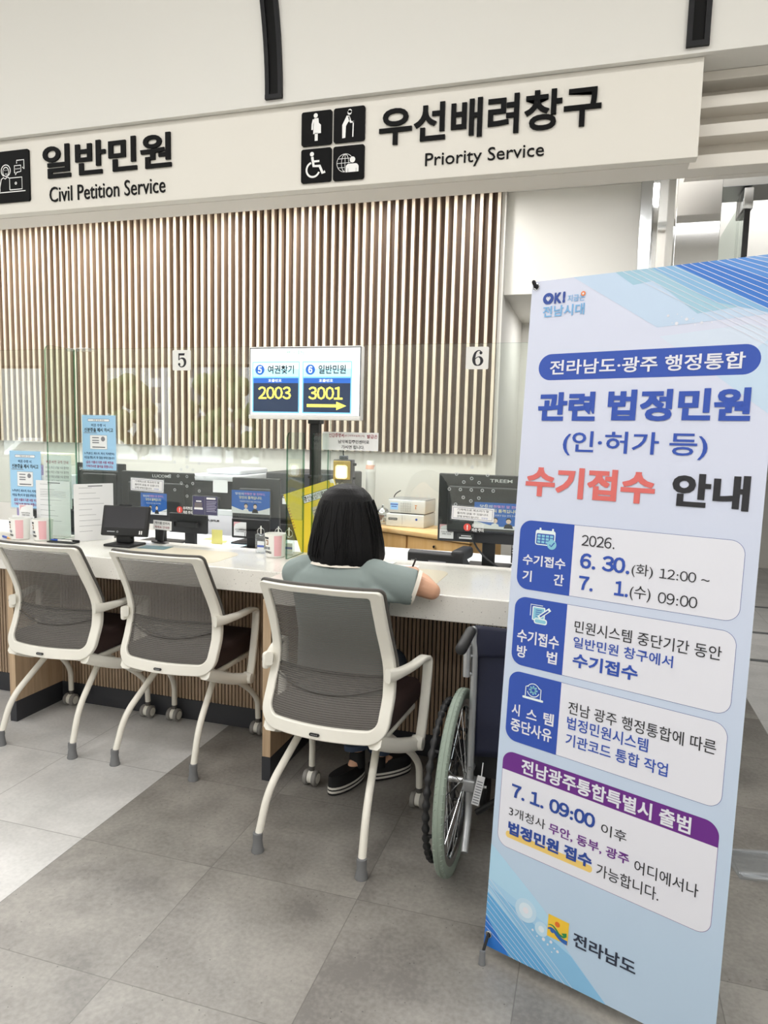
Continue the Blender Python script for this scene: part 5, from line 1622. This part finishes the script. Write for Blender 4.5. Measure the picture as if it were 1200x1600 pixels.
# white copier and black copier
t = thing('copier', 'white office copier with a dark upper part behind the purple flyer', 'copier', (-2.5, 4.4, 0))
cw = mat('copier_white', 'dfe1e6', .45)
MB().rbox(-2.66, -2.30, 4.2, 4.75, 0, .885, cw, .01).build('body', t)
MB().rbox(-2.66, -2.30, 4.21, 4.75, .887, 1.07, M['dark'], .01).rbox(-2.64, -2.40, 4.19, 4.3, .945, .965, M['dark2'], .004).build('paper_tray', t)
MB().rbox(-2.66, -2.28, 4.2, 4.75, 1.072, 1.115, cw, .01).rbox(-2.56, -2.30, 4.28, 4.7, 1.116, 1.150, cw, .012).build('scanner_lid', t)
MB(facing(0, 4.199, 0)).text('FUJIFILM', -2.505, .795, -2.415, .812, 0, M['ink'], .03, 0, 2).build('lettering', t, smooth=0)
MB(facing(0, 4.18, 0)).rect(-2.45, 1.0, -2.34, 1.085, 0, M['paper']).build('note', t, smooth=0)
t = thing('copier', 'black office copier standing behind the black display pole', 'copier', (-1.9, 4.5, 0))
MB().rbox(-2.12, -1.62, 4.3, 4.85, 0, 1.145, M['dark2'], .01).build('body', t)
for k in range(4): MB().rbox(-2.10, -1.64, 4.285, 4.302, .22 + k * .2, .40 + k * .2, M['dark'], .006).build('drawer', t)
MB(facing(0, 4.284, 0)).rect(-1.99, .935, -1.90, .975, 0, M['paper']).rect(-1.985, .98, -1.885, .987, 0, M['paper']).build('label_sticker', t, smooth=0)
# customer tablet on the counter
t = thing('tablet_display', 'small black display tilted on a stand on the counter behind the middle chair', 'display', (-2.17, 2.86, .845))
Tt = Matrix.Translation((-2.155, 2.86, .965)) @ Matrix.Rotation(math.radians(9), 4, 'Z') @ Matrix.Rotation(math.radians(-14), 4, 'X')
MB(Tt).rbox(-.118, .118, 0, .024, -.072, .075, M['blackm'], .006).rbox(-.04, .02, .004, .02, .075, .082, M['blackm'], .002).build('housing', t)
b = MB(Tt @ facing(0, -.0004, 0)); b.rect(-.103, -.034, .103, .066, 0, M['screenoff']); b.rect(-.085, -.0545, -.045, -.0505, .0003, M['tubegrey']); b.ring(-.032, -.053, .003, .0048, .0003, M['tubegrey'], n=14)
b.rect(.078, -.062, .084, -.045, .0003, M['paper']); b.rect(.088, -.062, .094, -.045, .0003, M['paper']); b.build('screen', t, smooth=0)
MB().rbox(-2.205, -2.125, 2.855, 2.895, .857, .905, M['blackm'], .008).lathe([(.012, -.045), (.016, -.04), (.016, .04), (.012, .045)], (-2.165, 2.872, .895), M['blackm'], 'X', 14).build('hinge', t)
MB().rbox(-2.235, -2.085, 2.80, 2.93, .8452, .857, M['blackm'], .005).build('base', t)
# little cards and stands
t = thing('card_stand', 'small white card on a black stand right of the small black display', 'card', (-2.03, 3.0, .845))
MB(Matrix.Translation((-2.055, 3.0, .846)) @ Matrix.Rotation(.12, 4, 'Y')).rbox(-.016, .016, -.006, .006, 0, .10, M['blackm'], .002).rbox(-.04, .04, -.02, .02, -.0005, .006, M['blackm'], .002).build('stand', t)
b = MB(facing(0, 2.993, 0) @ Matrix.Rotation(-.03, 4, 'Z')); b.rrect(-2.115, .852, -2.012, .898, .002, 0, M['paper'], thick=.0015)
b.text('케이블 만지지', -2.105, .879, -2.022, .892, .002, M['ink'], .01, res=1); b.text('마세요 안내문', -2.105, .859, -2.022, .871, .002, dred, .01, res=1); b.build('card', t, smooth=0)
T_ = Matrix.Translation((-2.440, 2.850, .846)) @ Matrix.Rotation(math.radians(60), 4, 'Z') @ facing(0, 0, 0)
def leaflet(lab, T_, w, h, table):
    b = MB(T_); b.rrect(0, 0, w, h, .003, 0, M['paper'], thick=.003)
    for q in range(9): b.rect(w * .12, h * (.93 - q * .095), w * (.45 + .1 * (q % 4)), h * (.935 - q * .095), .0034, M['inkgrey'])
    if table:
        for q in range(4): b.rect(w * .12, h * (.80 - q * .03), w * .88, h * (.803 - q * .03), .0035, M['ink'])
    b.rect(w * .35, h * .955, w * .72, h * .967, .0034, M['ink'])
    tag(b.build('leaflet', smooth=0), lab, 'leaflet', 'white printed leaflets standing on the counter')
leaflet('white printed leaflet standing on the counter left of the small black display', T_, .195, .285, False)
leaflet('white table leaflet standing behind the tall glass divider', Matrix.Translation((-2.788, 2.985, .846)) @ facing(0, 0, 0), .212, .285, True)
plain('notice', 'pale paper with lines of text on the glass behind the tall divider', 'notice', -2.775, .985, -2.60, 1.262, 3.0252, [('여권 사진 규격 안내', .10, .84, .90, .90, dred, .0)] + [('사진은 최근 6개월 이내 촬영본', .08, .74 - k * .085, .92, .79 - k * .085, M['inkgrey'], .0) for k in range(5)], mat('pale_green_paper', 'dfe6e2', .7))
sheet('dark teal leaflet lying on the counter right of the small black display', -1.99, 2.865, .14, .09, 5, m=mat('teal_print', '5f7f84', .4), z=.8468)
# paper cups with the ticket print
def cup(lab, x, y, group='white ticket cups on the counter'):
    t = thing('printed_cup', lab, 'cup', (x, y, .845), group)
    b = MB(); r0, r1, h = .0425, .0485, .106
    b.lathe([(.01, .002), (r0 - .003, 0), (r0, .003), (r1, h), (r1 - .003, h), (r0 - .004, .006), (.005, .005)], (x, y, .8455), M['white'], n=40)
    b.build('cup', t)
    b = MB()
    def wrap(poly, m, off=.0006):
        v = []
        for (a, z) in poly:
            r = r0 + (r1 - r0) * z / h + off
            q = math.radians(a)
            v.append((x + r * math.sin(q), y - r * math.cos(q), .8455 + z))
        b.add(v, [tuple(range(len(v)))], m)
    def patch(a0, z0, a1, z1, m, off=.0006):
        n = max(1, int(abs(a1 - a0) / 8))
        for k in range(n):
            p, q = a0 + (a1 - a0) * k / n, a0 + (a1 - a0) * (k + 1) / n
            wrap([(p, z0), (q, z0), (q, z1), (p, z1)], m, off)
    cpn = CP
    patch(18, .008, 62, .100, cpn); patch(-52, .084, -14, .093, M['ink']); patch(-40, .058, -18, .080, mat('icon_brown', '8a5a3a', .6)); patch(-36, .062, -24, .076, M['white'], .0009)
    g, f = glyphs('번호표', .03, 0, 1); lo, hi = g.min(0), g.max(0)
    for (txt, a0, a1, z0, z1) in (('번호표', -54, -6, .036, .050), ('뽑아주세요', -54, 2, .018, .031)):
        g, f = glyphs(txt, .03, 0, 1); lo, hi = g.min(0), g.max(0)
        v = []
        for p in g:
            a = math.radians(a0 + (p[0] - lo[0]) / (hi[0] - lo[0]) * (a1 - a0)); z = z0 + (p[1] - lo[1]) / (hi[1] - lo[1]) * (z1 - z0)
            r = r0 + (r1 - r0) * z / h + .0008
            v.append((x + r * math.sin(a), y - r * math.cos(a), .8455 + z))
        b.add(v, f, M['ink'] if txt != '번호표' else mat('cup_navy', '2b4a6e', .6))
    b.build('print', t, smooth=0)
cup('white ticket cup with a pink stripe beside the clear holders', -1.372, 2.885)
cup('white ticket cup next to the tall glass divider at far left', -2.622, 2.842)
cup('white ticket cup left of the other cup at the far left edge', -2.742, 2.82)
for i, (x, y) in enumerate(((-1.475, 2.945), (-1.395, 2.965), (-1.335, 2.95))):
    t = thing('badge_holder', ['clear plastic holder with a metal ring, left of the white cup', 'clear plastic holder with a metal ring, just behind the white cup', 'clear plastic holder with a metal ring, right of the white cup'][i], 'holder', (x, y, .845), 'clear plastic holders behind the white cup')
    b = MB(); b.rbox(x - .024, x + .024, y - .012, y + .012, .8455, .935, M['acryl'], .004); b.build('pouch', t)
    b = MB(); b.torus((x, y, .945), .018, .0018, M['chrome'], 'Y', 24, 6); b.tube([(x, y, .935), (x, y, .972)], .003, M['white'], 8); b.build('ring', t)
    b = MB(); b.rbox(x - .018, x + .018, y - .002, y + .002, .85, .90, M['paper'], .001, 1); b.box(x - .018, x + .018, y - .0025, y - .002, .872, .882, M['blue']); b.build('card', t)
o = MB(); o.rbox(-2.72, -2.645, 2.952, 2.955, .8455, .945, M['paper'], .001, 1)
b = MB(facing(0, 2.949, 0)); b.rrect(-2.868, .8456, -2.780, 1.002, .002, 0, M['paper'], thick=.002); pink_card(b, -2.862, .925, .074, .0024); b.rrect(-2.91, .915, -2.77, .945, .002, .004, M['paper'], thick=.001); b.text('여권접수 뒤로가기', -2.90, .924, -2.78, .936, .0054, M['ink'], .01, res=1)
tag(b.build('desk_card', smooth=0), 'small pink and white card standing behind the far left cups', 'card')
b = MB(); b.rbox(-2.555, -2.40, 2.79, 2.84, .8455, .850, M['blackm'], .002); b.rbox(-2.555, -2.40, 2.836, 2.84, .850, .858, M['blackm'], .001, 1)
tag(b.build('pen_tray', smooth=30), 'narrow black pen tray on the counter at the foot of the tall divider', 'tray')
b = MB(); b.tube([(-2.545, 2.812, .8555), (-2.505, 2.812, .8555)], .0045, M['blue'], 10); b.tube([(-2.505, 2.812, .8555), (-2.425, 2.813, .8555)], .0045, M['white'], 10)
tag(b.build('pen'), 'white and blue pen lying in the black pen tray', 'pen')
b = MB(); b.tube([(-2.86, 2.83, .8505), (-2.80, 2.80, .8505)], .005, M['blue'], 10); b.tube([(-2.80, 2.80, .8505), (-2.775, 2.788, .8505)], [.005, .002], mat('pen_orange', 'e3a04a', .5), 10)
tag(b.build('pen'), 'blue and orange pen lying left of the far left cups', 'pen')
# yellow folder behind the counter
T_ = Matrix.Translation((-1.424, 3.085, 1.112)) @ Matrix.Rotation(math.radians(-19.0), 4, 'Y') @ facing(0, 0, 0)
t = thing('folder', 'yellow ring folder leaning behind the counter beside the head of the seated woman', 'folder', (-1.25, 3.10, .75))
fy = mat('folder_yellow', 'fbdc3c', .5)
b = MB(T_); b.box(0, .255, -.372, 0, -.028, -.002, M['paper']); b.prism([(0, -.374), (.26, -.374), (.26, -.02), (.245, -.016), (.24, 0), (0, 0)], -.002, .001, fy); b.box(-.002, .258, -.374, 0, -.031, -.028, fy); b.box(-.003, 0, -.374, 0, -.031, .001, fy)
b.build('cover', t, smooth=0)
b = MB(T_)
b.rect(.085, -.072, .225, -.035, .0014, M['ink']); b.rect(.087, -.070, .223, -.037, .0017, M['paper']); b.text('공인날인기록부', .092, -.066, .216, -.041, .002, M['ink'], .02, res=1)
b.rect(.115, -.175, .20, -.10, .0014, mat('folder_label', 'd9c9b0', .7))
for q in range(4): b.rect(.12, -.118 - q * .016, .195 - (q % 2) * .02, -.114 - q * .016, .0018, M['inkgrey'])
b.build('label_sticker', t, smooth=0)
b = MB(T_)
for q in range(9): b.box(-.002, .007, -.055 - q * .014 - .004, -.055 - q * .014, .0005, .0016, mat('binding_red', 'c2483c', .6))
b.build('binding', t, smooth=0)
# clerk lamp
t = thing('lit_terminal', 'small lit yellow-white box on a grey post right above the head of the seated woman', 'terminal', (-1.173, 3.2, .75))
MB().rbox(-1.218, -1.118, 3.20, 3.235, 1.05, 1.285, mat('terminal_grey', '6d6a70', .5), .005).rbox(-1.121, -1.108, 3.205, 3.23, 1.19, 1.2, M['blackm'], .003).rbox(-1.121, -1.108, 3.205, 3.23, 1.255, 1.268, M['blackm'], .003).build('body', t)
MB().rbox(-1.215, -1.129, 3.190, 3.202, 1.188, 1.278, mat('terminal_yellow', 'e8c568', .4), .004).build('bezel', t)
b = MB(facing(0, 3.1895, 0)); b.rrect(-1.203, 1.192, -1.141, 1.258, .014, 0, mat('lamp_warm', 'ffe9b0', .4, emit=1.6)); b.rrect(-1.194, 1.198, -1.150, 1.250, .014, .0006, mat('lamp_white', 'fffdf4', .4, emit=4)); b.build('lamp', t, smooth=0)
b = MB(facing(0, 3.1995, 0)); b.disc(-1.194, 1.165, .006, .0005, M['paper']); b.ring(-1.170, 1.165, .006, .0075, .0005, M['paper']); b.rect(-1.155, 1.160, -1.135, 1.168, .0005, M['tubegrey']); b.build('print', t, smooth=0)
MB().rbox(-1.190, -1.150, 3.205, 3.230, 1.285, 1.303, mat('plug_grey', '6f7480', .5), .004).tube(catmull([(-1.172, 3.217, 1.30), (-1.172, 3.217, 1.33), (-1.160, 3.24, 1.352), (-1.13, 3.3, 1.352)], 6), .003, M['blackm'], 8).build('plug', t)
MB().box(-1.19, -1.15, 3.21, 3.23, .76, 1.05, M['dark2']).build('post', t); MB().rbox(-1.195, -1.11, 3.15, 3.29, .75, .76, M['dark2'], .004).build('base', t)
# desk phone
t = thing('desk_phone', 'black desk phone lying behind the counter in front of the oak cabinets', 'phone', (-.68, 3.2, .75))
T_ = Matrix(((0, 0, 1, 0), (1, 0, 0, 0), (0, 1, 0, 0), (0, 0, 0, 1)))
b = MB(Matrix.Translation((-.68, 3.22, .75)) @ Matrix.Rotation(math.radians(-6), 4, 'Z') @ T_)
b.prism([(-.08, 0), (.11, 0), (.11, .02), (-.055, .128), (-.08, .115)], -.135, .135, M['blackm']); b.build('base', t, bevel=.005)
b = MB(Matrix.Translation((-.68, 3.22, .75)) @ Matrix.Rotation(math.radians(-6), 4, 'Z'))
b.rbox(.075, .137, -.082, .10, .085, .140, M['blackm'], .018, 4); b.build('handset', t)
b = MB(Matrix.Translation((-.68, 3.22, .75)) @ Matrix.Rotation(math.radians(-6), 4, 'Z') @ facing(0, -.0805, 0))
b.rect(-.03, .066, .055, .084, .0005, M['inkgrey']); b.rect(-.115, .066, -.095, .082, .0005, M['tubegrey']); b.disc(-.06, .098, .012, -.004, M['blue'], ry=.006); b.build('label_sticker', t, smooth=0)
# oak cabinets, set at an angle
CA = math.atan2(4.281 - 4.618, -.696 + 1.445)
TC = Matrix.Translation((-1.445, 4.618, 0)) @ Matrix.Rotation(CA, 4, 'Z')
def cabinet(u0, u1, lab):
    t = thing('oak_cabinet', lab, 'cabinet', (TC @ Vector(((u0 + u1) / 2, .2, 0)))[:], 'oak cabinets behind the counter')
    MB(TC).box(u0, u1, .012, .36, 0, .75, M['cab']).build('body', t, smooth=0)
    d = MB(TC).rbox(u0 + .004, u1 - .004, -.006, .012, .605, .745, M['cab'], .002, 1).build('door', t)
    MB(TC).lathe([(.009, -.012), (.011, -.008), (.011, 0)], ((u0 + u1) / 2 - .02, -.006, .70), M['chrome'], 'Y', 14).build('lock', d)
    MB(TC).rbox(u0 + .004, u1 - .004, -.006, .012, .02, .598, M['cab'], .002, 1).build('drawer', t)
cabinet(-.16, .292, 'oak cabinet under the stacked white ticket machine, left of the pair'); cabinet(.298, .80, 'oak cabinet behind the black phone, right of the pair')
tag(MB(TC).rbox(-.165, .805, -.018, .365, .7505, .781, M['cabtop'], .004, 2).build('cabinet_top'), 'light oak worktop across both oak cabinets', 'worktop')
t = thing('ticket_machine', 'white two-tier machine with a keypad standing on the oak worktop', 'machine', (-1.22, 4.72, .78))
ws = mat('machine_white', 'e4e4e2', .4)
TM = Matrix.Translation((-1.235, 4.64, .7815)) @ Matrix.Rotation(math.radians(-6), 4, 'Z')
MB(TM).rbox(-.140, .140, 0, .24, 0, .090, ws, .006).build('lower_unit', t)
b = MB(TM @ facing(0, -.0004, 0)); b.rrect(-.122, .045, -.055, .062, .005, 0, M['dark2']); b.rrect(-.118, .049, -.060, .058, .003, .0003, M['tubegrey']); b.rect(-.02, .015, -.0185, .08, 0, M['inkgrey']); b.disc(.085, .058, .008, 0, M['blue']); b.build('slot', t, smooth=0)
b = MB(TM); b.box(-.12, .13, .02, .23, .090, .097, M['dark']); b.build('gap', t)
MB(TM).rbox(-.130, .145, .008, .23, .097, .188, ws, .008).build('upper_unit', t)
MB(TM).box(-.128, .143, .012, .228, .188, .192, M['tubegrey']).build('lid', t, bevel=.002)
b = MB(TM @ facing(0, .0076, 0)); b.rect(-.112, .118, -.055, .166, 0, mat('display_blue', '8fb8e0', .3, emit=.5)); b.rect(-.112, .150, -.055, .158, .0004, M['blue']); b.rect(-.104, .136, -.064, .142, .0004, M['blue'])
b.build('display', t, smooth=0)
for i in range(5):
    for k in range(4):
        b = MB(TM @ facing(0, .0076, 0)); b.disc(-.032 + i * .0165, .162 - k * .0165, .0055, .0006, M['inkgrey'], n=12); b.disc(-.032 + i * .0165, .162 - k * .0165, .0042, .0012, ws, n=12); b.build('key', t, smooth=0)
b = MB(TM @ facing(0, .0076, 0)); b.rect(.068, .150, .084, .156, .0004, mat('mark_orange', 'd98a3c', .5)); b.rect(.072, .128, .078, .146, .0004, mat('mark_orange2', 'c97a3c', .5)); b.build('mark', t, smooth=0)
t = thing('glass_jar', 'round glass jar with a ribbed steel lid left of the white machine', 'jar', (-1.425, 4.76, .78))
b = MB(); b.lathe([(.035, .001), (.046, .006), (.050, .03), (.050, .06), (.044, .078), (.044, .082)], (-1.43, 4.76, .781), M['acryl'], caps=True); b.build('jar', t)
b = MB()
for k in range(14):
    b.limb([(-1.43 + random.uniform(-.03, .03), 4.76 + random.uniform(-.03, .03), .80 + .04 * random.random()), (-1.43 + random.uniform(-.03, .03), 4.76 + random.uniform(-.03, .03), .80 + .045 * random.random())], [.008, .008], [M['cream'], mat('sweet_brown', 'a8714c', .5), M['paper']][k % 3], 8)
o = b.build('sweets', t); o['kind'] = 'stuff'
b = MB(); b.lathe([(.047 + .0015 * (k % 2) - .030 * (k / 12) ** 2, .083 + .035 * k / 12) for k in range(13)], (-1.43, 4.76, .781), M['chrome']); b.limb([(-1.43, 4.76, .897), (-1.43, 4.76, .912)], [.009, .007], M['chrome'], 10); b.build('lid', t)
o = MB().tube(catmull([(-1.40, 4.86, .79), (-1.385, 4.86, .92), (-1.37, 4.86, .985), (-1.335, 4.88, 1.015)], 6), .004, M['blackm'], 8).build('antenna_wire')
tag(o, 'thin black curved wire rising between the glass jar and the white machine', 'wire')
t = thing('cup_stack', 'tall stack of white paper cups on the oak worktop beside the head', 'paper cups', (-1.54, 4.82, .78))
for k in range(26):
    z = .782 + k * .0115
    m = M['white']
    b = MB(); b.lathe([(.026, 0), (.0345, .074), (.0365, .0745), (.0365, .0775), (.0335, .077), (.025, .003)], (-1.545, 4.82, z), m, n=24)
    if k == 25: b.lathe([(.0375, .075), (.0365, .10), (.028, .155), (.024, .155)], (-1.545, 4.82, z), m, n=24); b.lathe([(.0372, .095), (.0335, .125)], (-1.546, 4.819, z), mat('cup_coral_print', 'e8b9a4', .6), n=24, caps=False)
    b.build('paper_cup', t)
# papers, notes and cables on the clerks' desk
yn, bn, pk = mat('sticky_yellow', 'efe58a', .7), mat('paper_blue', 'c8e2f2', .7), mat('sticky_pink', 'eaa9b8', .7)
for (x, y, w, h, r, m, lab) in ((-2.30, 3.72, .21, .29, 10, M['paper'], 'white paper on the clerks desk behind the small black display'), (-2.13, 3.70, .09, .09, 20, yn, 'yellow sticky note on the clerks desk left of the copier front'), (-2.22, 3.78, .09, .09, -10, yn, 'yellow sticky note on the clerks desk further left'), (-1.98, 3.68, .14, .20, 30, bn, 'pale blue paper on the clerks desk in front of the copier'), (-1.80, 3.66, .18, .12, -8, bn, 'pale blue paper on the clerks desk under the low black monitor'), (-.45, 3.66, .21, .15, 5, M['paper'], 'white paper on the clerks desk beside the large monitor stand')):
    sheet(lab, x, y, w, h, r, m=m, z=.7505 if 'further' not in lab else .752, lines=0, group='loose papers on the clerks desk')
b = MB(facing(0, 3.62, 0)); b.rrect(-2.13, .7505, -2.06, .835, .002, 0, yn, thick=.001)
tag(b.build('sticky_note', smooth=0), 'yellow note standing against the low black monitor', 'note')
b = MB(facing(0, 3.30, 0)); b.rrect(-1.615, .7505, -1.56, .875, .002, 0, pk, thick=.001)
tag(b.build('sticky_note', smooth=0), 'pink note standing left of the clear holders', 'note')
b = MB(); b.box(-.40, -.12, 3.7, 3.95, .7505, .88, M['dark2']); b.box(-.395, -.30, 3.698, 3.70, .80, .86, M['paper'])
for k in range(6): b.box(-.40, -.34, 3.696, 3.70, .76 + k * .013, .765 + k * .013, M['blackm'])
tag(b.build('desk_computer', smooth=0, bevel=.004), 'dark grey box computer behind the large monitor stand', 'computer')
b = MB(); b.rbox(-1.53, -1.45, 3.12, 3.2, .7505, .86, mat('note_green', '9cc3a0', .7), .002, 1)
tag(b.build('memo_block', smooth=0), 'green memo block low behind the clear holders', 'memo block')

t = thing('desk_organizer', 'purple and white file boxes behind the glass at the far left edge', 'organizer', (-3.45, 3.75, .75))
MB().rbox(-3.62, -3.40, 3.7, 3.9, .7505, 1.16, mat('file_purple', '8d7fa8', .6), .004).build('box', t)
MB().rbox(-3.395, -3.24, 3.68, 3.9, .7505, 1.10, mat('file_grey', 'c4c6cc', .6), .004).build('box', t)
MB().rbox(-3.60, -3.30, 3.72, 3.88, 1.162, 1.24, mat('file_cream', 'e8e2d2', .6), .006).build('tray', t)
